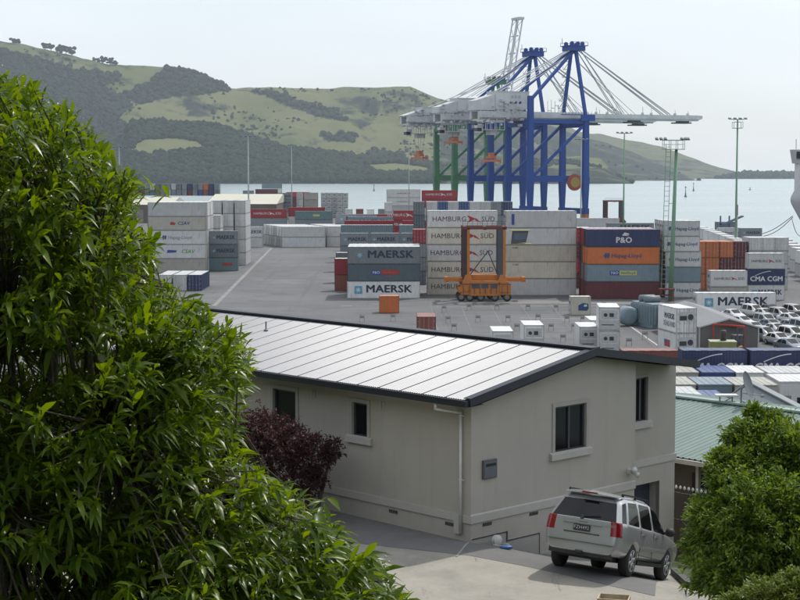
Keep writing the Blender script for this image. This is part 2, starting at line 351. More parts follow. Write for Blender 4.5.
tag(blobs('hillside_forest', FOREST_PTS, m_far_leaf), 'dark pine and scrub woods covering the far hillsides', 'forest', kind='stuff')
# skyline trees one can tell apart
m_bark = mat('bark', (.07, .055, .04), .9)
def far_tree(px, py_top, py_base, Y, label, wide=1.0):
    b = ony(px, py_base, Y); b.z -= 3; h = ony(px, py_top, Y).z - b.z
    o = empty('tree', b, 0, label, 'tree', 'skyline trees on the far hill')
    MB().tube((0, 0, -4), (0, 0, h * .55), h * .05, h * .03, 6).build('trunk', m_bark, o)
    pts = [((random.gauss(0, h * .16 * wide), random.gauss(0, h * .16), h * random.uniform(.5, .95)), h * random.uniform(.14, .24)) for _ in range(14)]
    c = blobs('crown', pts, m_far_leaf, 1, .8); c.parent = o
K = [(43, 45, 51, 'lone tree far up the left ridge against the sky'), (49, 45, 51.5, 'lone tree just right of the highest one on the ridge'),
     (57, 44.5, 53.5, 'tree at the left end of the ridge-top row'), (64, 45.5, 56, 'tree third from the left on the ridge top'), (71, 46, 58, 'rounded tree right of the ridge-top gap'),
     (95, 58, 64, 'leftmost tree of the broad clump on the ridge shoulder'), (103, 57, 66, 'tallest tree of the clump on the ridge shoulder'), (110, 58, 67, 'right-hand tree of the clump on the ridge shoulder'),
     (116, 61, 67, 'small tree standing off the right side of the shoulder clump')]
K[0] = (14, 39, 46, 'lone small tree on the ridge close to the near foliage')
K[1] = (18, 39.5, 46.5, 'second small tree on the ridge close to the near foliage')
K[2] = (45, 43.5, 51, 'tree at the left end of the ridge-top row'); K[3] = (51, 44, 52.5, 'tree second from left in the ridge-top row'); K[4] = (60, 45, 55, 'middle tree of the ridge-top row')
K += [(66, 46.5, 56.5, 'round tree right of the middle of the ridge-top row'), (72, 47.5, 58, 'tree at the right end of the ridge-top row'), (86, 0, 0, '')][:2]
for px, t, b, lb in K: far_tree(px, t, b, 4500, lb, 1.5 if 'round' in lb or 'tallest' in lb else 1)
# channel buoys
def buoy(px, py, label, h):
    g = onz(px, py, WZ); o = empty('channel_marker', g, 0, label, 'buoy', 'channel markers on the harbour')
    MB().lathe((0, 0, -1), (0, 0, 1), [(0, 1.4), (1.6, 1.4), (2.0, .9), (h * .6, .35), (h, .3)], 10).build('float', mat('buoy_green', (.05, .09, .08), .6), o)
    MB().lathe((0, 0, h - .6), (0, 0, 1), [(0, .3), (.3, .7), (1.2, .7), (1.5, .2)], 8).build('topmark', mat('buoy_dark', (.03, .03, .03), .6), o)
buoy(693.5, 191, 'thin channel post farther out on the water', 9); buoy(685.5, 197, 'thin channel post nearer in on the water', 9); buoy(750, 190, 'squat dark buoy near the right shore of the picture', 2.5)
buoy(374, 191, 'thin post in the water above the white stacks', 7)
# ============================================================ HILLSIDE GROUND, DRIVEWAY
def smooth(a, b, x):
    t = min(1, max(0, (x - a) / (b - a))); return t * t * (3 - 2 * t)
C0 = ony(470.8, 541, 37.04)                      # foot of the near house corner
ET = Vector((.7240, .6898, 0)).normalized(); EL = Vector((-ET.y, ET.x, 0))   # along the gable wall / along the long wall
ZC = C0.z
def gz(X, Y):
    d = Vector((X, Y, 0)) - Vector((C0.x, C0.y, 0)); t = d.dot(ET); l = d.dot(EL)
    if t < -.6: g = 0
    elif t < .6: g = .0625 * (t + .6) ** 2 * 2
    elif t < 2.3: g = .18 + .30 * (t - .6)
    else: g = .69 + .21 * (t - 2.3)
    g = min(g, 4.0); z = ZC - g
    if Y < 27:                                   # garden bank rising to the viewpoint, below the line of sight
        k = smooth(27, 21, Y); z = z * (1 - k) + (CAMZ - 1.9 - .305 * Y) * k
    if X < -13 and Y < 60: z += .5 * (-13 - X) * smooth(60, 40, Y)  # unseen bank on the left, raised to darken the long wall
    f = smooth(56, 84, Y); z = z * (1 - f) + (-.4) * f
    if X > 6.9 and Y < 41: z += .25 * smooth(6.9, 9, X)
    return z
V = []; F = []; xs = np.linspace(-90, 60, 201); ys = np.linspace(-70, 92, 221)
for x in xs:
    for y in ys: V.append((x, y, gz(x, y) + (fbm(x, y, .5, 3, 3) * .05 - .05)))
w = len(ys)
for i in range(len(xs) - 1):
    for j in range(w - 1): F.append((i*w+j, (i+1)*w+j, (i+1)*w+j+1, i*w+j+1))
m_soil = mat('hillside_grass', (.055, .07, .03), .95, var=.35, scale=1.5, bump=.6, bscale=9)
o = MB().add(V, F).build('hillside', m_soil, smooth=True, fix=False); tag(o, kind='structure')
m_drive = mat('driveway_concrete', (.31, .292, .25), .88, var=.10, scale=1.2, bump=.35, bscale=45)
add_patches(m_drive, (.20, .19, .17), .5, .5, .66, .7); add_patches(m_drive, (.14, .13, .12), 1.0, .60, .66, .6, (3, .35, 1)); add_patches(m_drive, (.17, .165, .15), 9, .58, .7, .6); add_patches(m_drive, (.36, .35, .32), 2.2, .55, .7, .35)
V = []; F = []; xs = np.linspace(-9, 7.2, 82); ys = np.linspace(25, 47, 111); w = len(ys)
for x in xs:
    for y in ys: V.append((min(x, 6.62 + max(0, (y - 36)) * .06), y, gz(x, y) + .012))
for i in range(len(xs) - 1):
    for j in range(w - 1): F.append((i*w+j, (i+1)*w+j, (i+1)*w+j+1, i*w+j+1))
tag(MB().add(V, F).build('driveway', m_drive, smooth=True, fix=False), kind='structure')
# darker apron beside the house, with the house shadow painted into its colour
def draped(name, quad, m, dz=.018, n=24):
    a, b, c, d = [Vector(q) for q in quad]; V = []; F = []
    for i in range(n + 1):
        for j in range(n + 1):
            u, v = i / n, j / n; p = (a * (1-u) + b * u) * (1-v) + (d * (1-u) + c * u) * v
            V.append((p.x, p.y, gz(p.x, p.y) + dz))
    for i in range(n):
        for j in range(n): F.append((i*(n+1)+j, (i+1)*(n+1)+j, (i+1)*(n+1)+j+1, i*(n+1)+j+1))
    return tag(MB().add(V, F).build(name, m, smooth=True, fix=False), kind='structure')
def gxy(px, py):      # point on the driveway seen at a photo position
    Y = 26.0; p = ony(px, py, Y)
    while p.z > gz(p.x, p.y) and Y < 60: Y += .03; p = ony(px, py, Y)
    return (p.x, p.y)
m_shadow_apron = mat('apron_house_shadow', (.15, .149, .147), .9, var=.12, scale=1.5, bump=.3, bscale=50)
_a = gxy(330, 541); _b = gxy(470, 556.5); _c = gxy(530, 568); _d = gxy(655, 597)
PC = Vector((C0.x, C0.y))
for q in ([(_a[0] - 4, _a[1] + 4.2), _a, (PC.x - .05, PC.y - .05), (PC.x - 9.6, PC.y + 10.0)], [_a, _b, (PC.x + .1, PC.y - .1), (PC.x - .05, PC.y - .05)]):
    draped('driveway_shadow_apron', q, m_shadow_apron)
draped('driveway_shadow_apron', [_b, _c, (PC.x + 2.4, PC.y + 2.2), (PC.x + .1, PC.y - .1)], m_shadow_apron)
draped('driveway_shadow_apron', [_c, _d, (6.55, 39.5), (PC.x + 2.4, PC.y + 2.2)], m_shadow_apron)
draped('expansion_joint', [gxy(455.5, 557.5), gxy(457.5, 557.8), gxy(469.5, 543.5), gxy(468, 543.2)], mat('joint_pale', (.30, .30, .29), .9), .026, 4)
# kerb along the planting bed
mb = MB(); kp = [(6.62, 38.5), (6.50, 36.6), (6.42, 35.4), (6.5, 34.2), (6.75, 32.6), (7.2, 30.5), (7.6, 28)]
kk = []
for i in range(len(kp) - 1):
    for s in range(5): kk.append(tuple(Vector(kp[i]).lerp(Vector(kp[i+1]), s / 5)))
for a, b in zip(kk[:-1], kk[1:]):
    A = Vector((*a, gz(*a))); B = Vector((*b, gz(*b))); n = Vector((.16, .03, 0))
    mb.hexa([A - Vector((0,0,.1)), B - Vector((0,0,.1)), B + Vector((0,0,.16)), A + Vector((0,0,.16))], [A + n - Vector((0,0,.1)), B + n - Vector((0,0,.1)), B + n + Vector((0,0,.16)), A + n + Vector((0,0,.16))])
bm_ = mb.build('driveway_kerb', mat('kerb_stone', (.10, .10, .10), .9, bump=.3)); tag(bm_, kind='structure')

# ============================================================ HOUSE
NG = Vector((ET.y, -ET.x, 0)); NL = -ET          # outward normals: gable wall, long wall
house = empty('house', C0, 0, 'grey rendered house with silver ribbed roof above the driveway', 'house')
house.rotation_euler.z = math.atan2(ET.y, ET.x)  # local x = along gable, local y = along long wall, z up
def loc(p):                                      # world -> house local
    d = Vector(p) - C0; return Vector((d.dot(ET), d.dot(EL), d.z))
def onG(px, py, set_back=0): return loc(onplane(px, py, C0 - NG * set_back, NG))
def onL(px, py): return loc(onplane(px, py, C0, NL))
m_rend = mat('render_grey', (.425, .395, .355), .9, var=.06, scale=.8, bump=.2, bscale=60, streak=.13, dirt=(.16, .15, .14))
m_trim = mat('trim_grey', (.46, .44, .41), .85, var=.05)
m_dark = mat('dark_steel_trim', (.012, .015, .026), .45, var=.1)
m_roof = mat('zincalume', (.135, .145, .165), .37, metal=.12, var=.09, scale=.9, spec=.5)
m_glass = mat('window_glass', (.012, .013, .016), .05, var=0, spec=.25); m_frame = mat('window_frame', (.05, .055, .065), .5)
TW = onG(634.5, 470).x                           # where the set-back part begins
SB = .55
TE = onG(674.8, 452, SB).x                       # right end of the gable side
LH = 19.0
_bl, _bm, _br = onG(470.5, 398.8, -.46), onG(597, 348, -.46), onG(698.5, 360.5, -.46)   # bargeboard top: eave, apex, far end
TR = _bm.x; SLL = (_bm.z - _bl.z) / (_bm.x - _bl.x); SLR = (_bm.z - _br.z) / (_br.x - _bm.x)
ridge_z = _bm.z - .16; eave = ridge_z - SLL * TR; eave_r = ridge_z - SLR * (TE - TR)
print('roof', _bl, _bm, _br, 'TE', TE, 'TW', TW)
def wall_panel(mb, W0, W1, Z0, Z1, holes, fn, depth=.12):
    xs = sorted({W0, W1, *[h[0] for h in holes], *[h[1] for h in holes]}); zs = sorted({Z0, Z1, *[h[2] for h in holes], *[h[3] for h in holes]})
    for i in range(len(xs) - 1):
        for j in range(len(zs) - 1):
            cx, cz = (xs[i]+xs[i+1]) / 2, (zs[j]+zs[j+1]) / 2
            if any(h[0] < cx < h[1] and h[2] < cz < h[3] for h in holes): continue
            mb.add([fn(xs[i], 0, zs[j]), fn(xs[i+1], 0, zs[j]), fn(xs[i+1], 0, zs[j+1]), fn(xs[i], 0, zs[j+1])], [(0, 1, 2, 3)])
    for a, b, c, d in holes:
        for p, q in (((a, c), (b, c)), ((b, c), (b, d)), ((b, d), (a, d)), ((a, d), (a, c))):
            mb.add([fn(p[0], 0, p[1]), fn(q[0], 0, q[1]), fn(q[0], depth, q[1]), fn(p[0], depth, p[1])], [(0, 1, 2, 3)])
fG = lambda x, d, z: (x, d, z); fS = lambda x, d, z: (x, SB + d, z); fL = lambda y, d, z: (d, y, z)
# openings measured on the walls
def rect(fn, x0, y0, x1, y1, axis):
    p, q = fn(x0, y0), fn(x1, y1); a = sorted((p[axis], q[axis])); z = sorted((p.z, q.z)); return [a[0], a[1], z[0], z[1]]
gw = rect(lambda a, b: onG(a, b), 554.5, 453.5, 586, 402.5, 0)
sw = rect(lambda a, b: onG(a, b, SB), 634.9, 423, 647.5, 376.5, 0)
gd = rect(lambda a, b: onG(a, b, SB), 635, 545, 659.5, 480.5, 0); gd[0] = TW + .05; gd[2] = -3.2
l1 = rect(lambda a, b: onL(a, b), 273.5, 432, 296, 391.5, 1); l2 = rect(lambda a, b: onL(a, b), 352.5, 435.5, 367.5, 404, 1)
mb = MB(); wall_panel(mb, 0, TW, -2.8, eave, [gw], fG)
zt = lambda x: ridge_z - abs(x - TR) * (ridge_z - eave) / TR - .0 if x < TR else ridge_z - (x - TR) * (ridge_z - eave_r) / (TE - TR)
mb.add([(0, 0, eave), (TW, 0, eave), (TW, 0, zt(TW)), (TR, 0, ridge_z), (0, 0, eave)][:4], [(0, 1, 2, 3)])
mb.add([(TW, 0, -2.8), (TW, SB, -2.8), (TW, SB, zt(TW)), (TW, 0, zt(TW))], [(0, 1, 2, 3)])
wall_panel(mb, TW, TE, -3.6, eave, [sw, gd], fS)
mb.add([(TW, SB, eave), (TE, SB, eave), (TE, SB, zt(TE)), (TW, SB, zt(TW))], [(0, 1, 2, 3)])
wall_panel(mb, 0, LH, -1.2, eave, [l1, l2], fL)
mb.add([(TE, SB, -3.6), (TE, LH, -3.6), (TE, LH, zt(TE)), (TE, SB, zt(TE))], [(0, 1, 2, 3)])
mb.add([(0, LH, -1.2), (TE, LH, -1.2), (TE, LH, zt(TE)), (TR, LH, ridge_z), (0, LH, eave)], [(0, 1, 2, 3, 4)])
mb.build('wall', m_rend, house, fix=False)
# roof: corrugated sheets, both slopes, overhangs
OH = .42; rz = _bm.z - .045; sl_l = SLL; sl_r = SLR
def roof_slope(x_e, x_r, ze, y0, y1, pitch=.0762, amp=.009, lap=.762):
    V = []; F = []; n = int((y1 - y0) / (pitch / 6)); k = 0
    for i in range(n + 1):
        y = y0 + (y1 - y0) * i / n; dz = amp * math.cos(2 * math.pi * y / pitch)
        ph = (y - y0) % lap
        if ph < .02: dz += .006
        V += [(x_e, y, ze + dz), (x_r, y, rz + dz)]
    for i in range(n): F.append((2*i, 2*i+1, 2*i+3, 2*i+2))
    return V, F
mb = MB()
Yf, Yb = -OH, LH + .4; xe_l = _bl.x; xe_r = _br.x
ze_l = rz - sl_l * (TR - xe_l); ze_r = rz - sl_r * (xe_r - TR)
mb.add(*roof_slope(xe_l, TR, ze_l, Yf, Yb)); mb.add(*roof_slope(xe_r, TR, ze_r, Yf, Yb))
mb.build('roof', m_roof, house, fix=False)
mb = MB(); y = Yf + .762                            # sheet laps
m_lap = mat('sheet_lap', (.16, .165, .18), .5, metal=.4)
while y < Yb:
    for xe, ze in ((xe_l, ze_l), (xe_r, ze_r)): mb.add([(xe, y - .009, ze + .016), (TR, y - .009, rz + .016), (TR, y + .009, rz + .016), (xe, y + .009, ze + .016)], [(0, 1, 2, 3)])
    y += .762
mb.build('sheet_laps', m_lap, house)
mb = MB(); mb.bar((TR, Yf, rz + .035), (TR, Yb, rz + .035), .34, .05); mb.build('ridge_cap', m_dark, house)
mb = MB()
for a, b in (((xe_l, rz - sl_l * (TR - xe_l)), (TR, rz)), ((TR, rz), (xe_r, ze_r))):
    A = Vector((a[0], Yf - .02, a[1])); B = Vector((b[0], Yf - .02, b[1]))
    mb.hexa([A + Vector((0,-.02,-.15)), B + Vector((0,-.02,-.15)), B + Vector((0,-.02,.045)), A + Vector((0,-.02,.045))], [A + Vector((0,.02,-.15)), B + Vector((0,.02,-.15)), B + Vector((0,.02,.045)), A + Vector((0,.02,.045))])
    A.y = B.y = Yf + .09; mb.hexa([A + Vector((0,-.085,.028)), B + Vector((0,-.085,.028)), B + Vector((0,-.085,.044)), A + Vector((0,-.085,.044))], [A + Vector((0,.085,.028)), B + Vector((0,.085,.028)), B + Vector((0,.085,.044)), A + Vector((0,.085,.044))])
mb.build('bargeboard', m_dark, house)
mb = MB(); mb.box(xe_l - .13, xe_l + .03, Yf, Yb, ze_l - .155, ze_l - .015); mb.box(xe_l - .15, xe_l - .12, Yf, Yb, ze_l - .04, ze_l + .0)
mb.box(xe_r - .03, xe_r + .13, Yf, Yb, ze_r - .155, ze_r - .015); mb.build('gutter', m_dark, house)
mb = MB()
mb.add([(xe_l, Yf, ze_l - .16), (0.0, Yf, ze_l - .14), (0.0, Yb, ze_l - .14), (xe_l, Yb, ze_l - .16)], [(0, 1, 2, 3)])
A = (0, Yf, eave - .0); 
for xa, xb in ((xe_l + .3, TR), (TR, TW), (TW, xe_r)):
    za = (rz - sl_l * (TR - xa) if xa < TR else rz - sl_r * (xa - TR)) - .19; zb = (rz - sl_r * (xb - TR) if xb > TR else rz) - .19
    yb_ = .02 if xb <= TW + .01 else SB + .02
    mb.add([(xa, Yf, za), (xb, Yf, zb), (xb, yb_, zb), (xa, yb_, za)], [(0, 1, 2, 3)])
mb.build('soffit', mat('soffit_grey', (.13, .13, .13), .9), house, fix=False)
# plinth band, foundation ledges
zb1 = onG(471.5, 516).z; zb0 = onG(471.5, 523.8).z
mb = MB(); pr = .035
mb.box(-pr, TW + .02, -pr, -.001, zb0, zb1); mb.box(-pr, -.001, -.001, LH, zb0, zb1)
mb.hexa([(-pr, -pr, zb1 + .0), (TW + .02, -pr, zb1 + .0), (TW + .02, 0, zb1), (-pr, 0, zb1)], [(-.005, -.005, zb1 + .03), (TW + .02, -.005, zb1 + .03), (TW + .02, 0, zb1 + .03), (-.005, 0, zb1 + .03)])
zs1 = onG(635.5, 460.8, SB).z; zs0 = zs1 - (zb1 - zb0)
mb.box(TW + .0, TE + pr, SB - pr, SB - .001, zs0, zs1); mb.box(TE + .001, TE + pr, SB - .001, LH, zs0, zs1)
mb.build('plinth_band', m_trim, house)
mb = MB(); m_rend2 = mat('render_foundation', (.38, .365, .34), .9, var=.07, bump=.2, bscale=50)
p1, p2, p3 = onG(505, 532), onG(506, 540.5), onG(537, 533.5)
mb.box(-.02, p1.x, -.055, -.0015, -1.5, p1.z + .02); mb.box(p1.x, p3.x, -.075, -.0015, -3, p2.z + .02); mb.box(p3.x, p3.x + .8, -.03, -.0015, -3, p3.z - .5)
mb.build('foundation_step', m_rend2, house)
mb = MB(); 
def gline(mb, a, b, w=.012, off=.062): mb.bar((a.x, -off, a.z), (b.x, -off, b.z), .02, w * 2)
def q(px, py): return onG(px, py)
mb.box(-.02, p1.x + .012, -.062, -.056, p1.z + .0, p1.z + .03); mb.box(p1.x - .01, p1.x + .012, -.08, -.056, p2.z, p1.z + .03)
mb.box(p1.x, p3.x + .012, -.082, -.076, p2.z + .0, p2.z + .03); mb.box(p3.x - .01, p3.x + .014, -.082, -.076, -2.4, p2.z + .03)
mb.build('flashing_line', mat('dark_flashing', (.06, .06, .065), .7), house)
# windows
def window(name, fn, h, cols, sill=None, trim=.10, split=None, label=None):
    a, b, c, d = h
    w_ = MB()
    for x0, x1, z0, z1 in ((a, b, c, c + .05), (a, b, d - .05, d), (a, a + .05, c, d), (b - .05, b, c, d)):
        V0 = [fn(x0, .05, z0), fn(x1, .05, z0), fn(x1, .05, z1), fn(x0, .05, z1)]; V1 = [fn(x0, .11, z0), fn(x1, .11, z0), fn(x1, .11, z1), fn(x0, .11, z1)]; w_.hexa(V0, V1)
    for k in range(1, cols):
        xm = a + (b - a) * k / cols; V0 = [fn(xm - .03, .045, c), fn(xm + .03, .045, c), fn(xm + .03, .045, d), fn(xm - .03, .045, d)]; V1 = [fn(xm - .03, .11, c), fn(xm + .03, .11, c), fn(xm + .03, .11, d), fn(xm - .03, .11, d)]; w_.hexa(V0, V1)
    f = w_.build('window', m_frame, house)
    if label: f['label'] = label
    MB().add([fn(a, .09, c), fn(b, .09, c), fn(b, .09, d), fn(a, .09, d)], [(0, 1, 2, 3)]).build('pane', m_glass, f)
    MB().add([fn(a-.1, .45, c-.1), fn(b+.1, .45, c-.1), fn(b+.1, .45, d+.1), fn(a-.1, .45, d+.1)], [(0, 1, 2, 3)]).build('dim_room_sheet', mat('dim_room', (.10, .05, .04), .9, var=.5, scale=3), f)  # plain sheet behind the pane, painted as the dim room
    t_ = MB()
    for x0, x1, z0, z1 in ((a - trim, a, c, d + trim), (b, b + trim, c, d + trim), (a, b, d, d + trim)):
        t_.hexa([fn(x0, -.025, z0), fn(x1, -.025, z0), fn(x1, -.025, z1), fn(x0, -.025, z1)], [fn(x0, -.001, z0), fn(x1, -.001, z0), fn(x1, -.001, z1), fn(x0, -.001, z1)])
    t_.build('window_trim', m_rend2 if name != 'long' else m_rend2, f)
    s_ = MB(); e = trim + .09; s_.hexa([fn(a - e, -.09, c - .16), fn(b + e, -.09, c - .16), fn(b + e, -.09, c - .01), fn(a - e, -.09, c - .01)], [fn(a - e, -.001, c - .17), fn(b + e, -.001, c - .17), fn(b + e, -.001, c + .03), fn(a - e, -.001, c + .03)])
    s_.build('window_sill', m_trim, f)
    return f
window('gable', fG, gw, 2, label='two-pane window in the middle of the gable wall')
window('recess', fS, sw, 2, trim=.06, label='tall narrow window in the set-back wall under the eave')
window('long', fL, l1, 1, label='long-wall window partly behind the red bush'); window('long', fL, l2, 1, label='small long-wall window with wide sill')
# garage door
mb = MB()
for k in range(9):
    z = gd[3] - .28 * k; mb.box(gd[0] - .02, gd[1] - .0, SB + .34, SB + .36, z - .27, z); mb.box(gd[0] - .02, gd[1], SB + .33, SB + .345, z - .285, z - .265)
mb.build('garage_door', mat('garage_blue', (.035, .045, .07), .5), house)
mb = MB(); mb.add([(gd[1], SB, gd[2]), (gd[1], SB + .36, gd[2]), (gd[1], SB + .36, gd[3]), (gd[1], SB, gd[3])], [(0, 1, 2, 3)]); mb.add([(gd[0], SB, gd[3]), (gd[1], SB, gd[3]), (gd[1], SB + .36, gd[3]), (gd[0], SB + .36, gd[3])], [(0, 1, 2, 3)])
mb.build('garage_reveal', m_rend2, house, fix=False)
# downpipe
dp = onL(462.6, 470).y; top = ze_l - .10; m_pvc = mat('white_pvc', (.62, .62, .60), .4)
mb = MB(); r = .035
mb.tube((xe_l - .05, dp + .35, top), (xe_l - .05, dp + .35, top - .22), r, n=10); mb.tube((xe_l - .05, dp + .35, top - .2), (-.07, dp, top - .3), r, n=10)
mb.tube((-.07, dp, top - .28), (-.07, dp, .15), r, n=12); mb.build('downpipe', m_pvc, house, smooth=True)
for z in (eave - .45, eave * .42):
    mb = MB(); mb.tube((-.11, dp, z), (-.0, dp - .0, z), .012); mb.tube((-.07, dp, z - .015), (-.07, dp, z + .015), .043); mb.tube((-.07, dp - .10, z), (-.07, dp, z), .012); mb.build('pipe_bracket', m_pvc, house)
mb = MB(); mb.box(-.07, -.001, dp + .05, dp + .22, .12, .55); mb.build('tap_box', m_trim, house)
# meter box
mbx = rect(lambda a, b: onG(a, b), 481.8, 479.5, 495.5, 458, 0)
mb = MB(); mb.box(mbx[0], mbx[1], -.06, -.001, mbx[2], mbx[3]); mbo = bevel(mb.build('meter_box', mat('meter_grey', (.12, .135, .15), .4, metal=.4), house), .01)
mb = MB(); mb.box(mbx[0] + .03, mbx[1] - .03, -.066, -.061, mbx[2] + .03, mbx[3] - .05); mb.build('meter_door', mat('meter_door', (.16, .18, .20), .35, metal=.4), mbo)
mb = MB(); mb.box(mbx[0] + .07, mbx[1] - .05, -.07, -.067, mbx[3] - .16, mbx[3] - .09); mb.build('slot', mat('black', (.01, .01, .01), .5), mbo)
# air bricks
m_blk = mat('vent_dark', (.05, .045, .04), .8)
for fn, px, py, ax in ((onG, 487, 524, 0), (onG, 533.5, 513.5, 0), (onL, 450, 524, 1), (onL, 393.5, 511.5, 1)):
    p = fn(px, py)
    mb = MB()
    for k in range(5):
        d = -.15 + k * .065
        if ax == 0: mb.box(p.x + d, p.x + d + .045, -.012, -.001, p.z - .04, p.z + .04)
        else: mb.box(-.012, -.001, p.y + d, p.y + d + .045, p.z - .04, p.z + .04)
    mb.build('air_vent', m_blk, house)
for px, py in ((313.5, 394), (382.5, 405.5)):
    p = onL(px, py); mb = MB(); mb.tube((-.06, p.y, p.z + .08), (-.06, p.y, p.z - .1), .02); mb.tube((-.06, p.y, p.z + .08), (0, p.y, p.z + .08), .02); mb.box(-.02, -.001, p.y - .08, p.y + .0, p.z - .1, p.z + .1)
    mb.build('overflow_pipe', m_trim, house)
# spotlights
p = onG(628.5, 471); mb = MB(); mb.box(p.x - .06, p.x + .06, -.08, 0, p.z - .06, p.z + .06); fl = mb.build('floodlight', m_pvc, house)
for dx, dz, dx2, dz2 in ((-.02, .02, -.12, .12), (.02, -.02, .14, -.16)):
    MB().lathe((p.x + dx, -.10, p.z + dz), (dx2, -.35, dz2), [(0, .03), (.05, .045), (.15, .075), (.19, .08)], 12).build('lamp_head', m_pvc, fl, True)
p = onG(638, 362.5, 0); mb = MB(); mb.lathe((p.x + .1, .25, p.z + .02), (-.5, -.5, -.2), [(0, .03), (.06, .05), (.2, .055)], 10); mb.build('eave_spotlight', m_pvc, house)
# roof vent pipe
pv = onplane(266, 331, C0 + Vector((0, 0, 0)), NG); 
def roof_pt(px, py):
    n = Vector((sl_l, 0, -1)); nw = (ET * n.x + Vector((0, 0, n.z))).normalized(); p0 = C0 + ET * TR + Vector((0, 0, rz)); return loc(onplane(px, py, p0, nw))
p = roof_pt(266, 331); MB().tube((p.x, p.y, p.z - .05), (p.x, p.y, p.z + .28), .02).lathe((p.x, p.y, p.z), (0, 0, 1), [(0, .07), (.04, .06), (.06, .03)], 10).build('vent_pipe', m_lap, house)
# things lying at the foot of the wall
b = gxy(497, 546.5); z = gz(*b) + .03
o = empty('hose_reel', (b[0], b[1], z), 0, 'white garden hose reel lying at the foot of the gable wall', 'hose reel')
MB().lathe((0, 0, .12), (.6, -.8, .2), [(-.05, .12), (-.04, .13), (-.03, .07), (.03, .07), (.04, .13), (.05, .12)], 16).build('reel', m_pvc, o, True)
mb = MB(); pts = [Vector((.1 + .13 * math.cos(a) * (1 + a * .05), -.1 + .13 * math.sin(a), .04)) for a in np.linspace(0, 12, 40)]
for i in range(39): mb.tube(pts[i], pts[i+1], .014, n=6)
mb.build('hose', mat('hose_white', (.55, .55, .5), .5), o)
b = gxy(506.5, 550); o = MB(); z = gz(*b) + .02
o.lathe((0, 0, 0), (0, 0, 1), [(0, .12), (.03, .19), (.09, .2), (.12, .15)], 12); o = o.build('blue_bag', mat('blue_plastic', (.05, .12, .30), .4, bump=.4), None, True); o.location = (b[0], b[1], z); o.scale = (.75, .5, .7)
tag(o, 'crumpled blue plastic bag beside the white hose reel', 'bag')
b = ony(597, 598.5, 25.0)
o = empty('wooden_crate', b - Vector((0, 0, .45)), R(-14), 'corner of an open wooden planter box at the bottom edge', 'planter')
m_wood = mat('raw_timber', (.42, .34, .22), .8, var=.25, scale=8)
mb = MB(); mb.box(0, .5, 0, .02, 0, .45); mb.box(0, .5, .33, .35, 0, .45); mb.box(0, .02, .02, .33, 0, .45); mb.box(.48, .5, .02, .33, 0, .45); mb.build('side_board', m_wood, o)
MB().box(.02, .48, .02, .33, .3, .36).build('potting_soil', mat('potting_soil', (.10, .07, .045), 1, bump=.5), o)
mb = MB(); mb.box(.2, .3, .15, .22, -2.0, 0); mb.build('post', m_wood, o)

# ============================================================ GREEN ROOF NEIGHBOUR
P_e = C0 + ET * 10.5; 
e1 = onplane(690, 459, P_e, ET); r1 = onplane(740, 405.2, C0 + ET * 16, ET)
gh = empty('green_roof_house', Vector((e1.x, e1.y, ZC - 4.5)), math.atan2(ET.y, ET.x), 'low house with pale green ribbed roof beyond the grey house', 'house')
O2 = Vector((e1.x, e1.y, ZC - 4.5))
def l2c(p): d = Vector(p) - O2; return Vector((d.dot(ET), d.dot(EL), d.z))
e, r = l2c(e1), l2c(r1)
m_green = mat('green_steel', (.15, .215, .192), .5, var=.08, scale=1)
V = []; F = []; ya, yb = -14, 8; n = int((yb - ya) / .02)
for i in range(n + 1):
    y = ya + (yb - ya) * i / n; ph = (y % .20) / .20; dz = .022 if ph < .3 else 0
    V += [(e.x, y, e.z + dz), (r.x, y, r.z + dz), (r.x * 2 - e.x, y, e.z + dz)]
for i in range(n): F += [(3*i, 3*i+1, 3*i+4, 3*i+3), (3*i+1, 3*i+2, 3*i+5, 3*i+4)]
MB().add(V, F).build('roof', m_green, gh, fix=False)
MB().bar((r.x, ya, r.z + .05), (r.x, yb, r.z + .05), .35, .06).build('ridge_cap', mat('green_cap', (.26, .34, .31), .5), gh)
mb = MB(); mb.box(e.x + .55, r.x * 2 - e.x - .4, ya + .3, yb - .3, -1.5, e.z - .05)
mb.poly([(e.x + .55, ya + .3, e.z - .05), (r.x, ya + .3, r.z - .05), (2 * r.x - e.x - .4, ya + .3, e.z - .05)], (0, .2, 0)); mb.build('wall', mat('brown_board', (.10, .085, .07), .9), gh)
MB().box(e.x - .10, e.x + .0, ya, yb, e.z - .16, e.z - .03).build('gutter', mat('cream_paint', (.45, .44, .40), .6), gh)
mb = MB()
for y in np.arange(ya + .5, yb, 1.5): mb.box(e.x + .42, e.x + .54, y, y + .1, -1.5, e.z - .05)
mb.build('verandah_post', mat('cream_paint', (.5, .5, .45), .6), gh)
for y in np.arange(ya + 1.2, yb, 3.0): MB().box(e.x + .53, e.x + .549, y, y + 1.1, e.z - 1.6, e.z - .5).build('window', m_glass, gh)
# picket fence in front
fe = empty('picket_fence', Vector((0, 0, 0)), 0, 'white-tipped wrought picket fence between the garage and the green roofed house', 'fence')
mb = MB(); mt = MB()
fa = onplane(668, 484, C0 + ET * 8.9, ET); fdir = -EL
for k in range(-2, 26):
    p = fa + fdir * (k * .14); b0 = p.z - 1.05
    mb.tube((p.x, p.y, b0), (p.x, p.y, p.z - .08), .013, n=6); mt.lathe((p.x, p.y, p.z - .09), (0, 0, 1), [(0, .015), (.03, .04), (.07, .035), (.11, .005)], 6)
a = fa - fdir * .3; b = fa + fdir * 3.6
for dz in (-.2, -.95): mb.bar((a.x, a.y, a.z + dz), (b.x, b.y, b.z + dz), .03)
mb.build('picket_rail', mat('dark_iron', (.06, .06, .055), .6), fe); mt.build('picket_tip', m_pvc, fe)
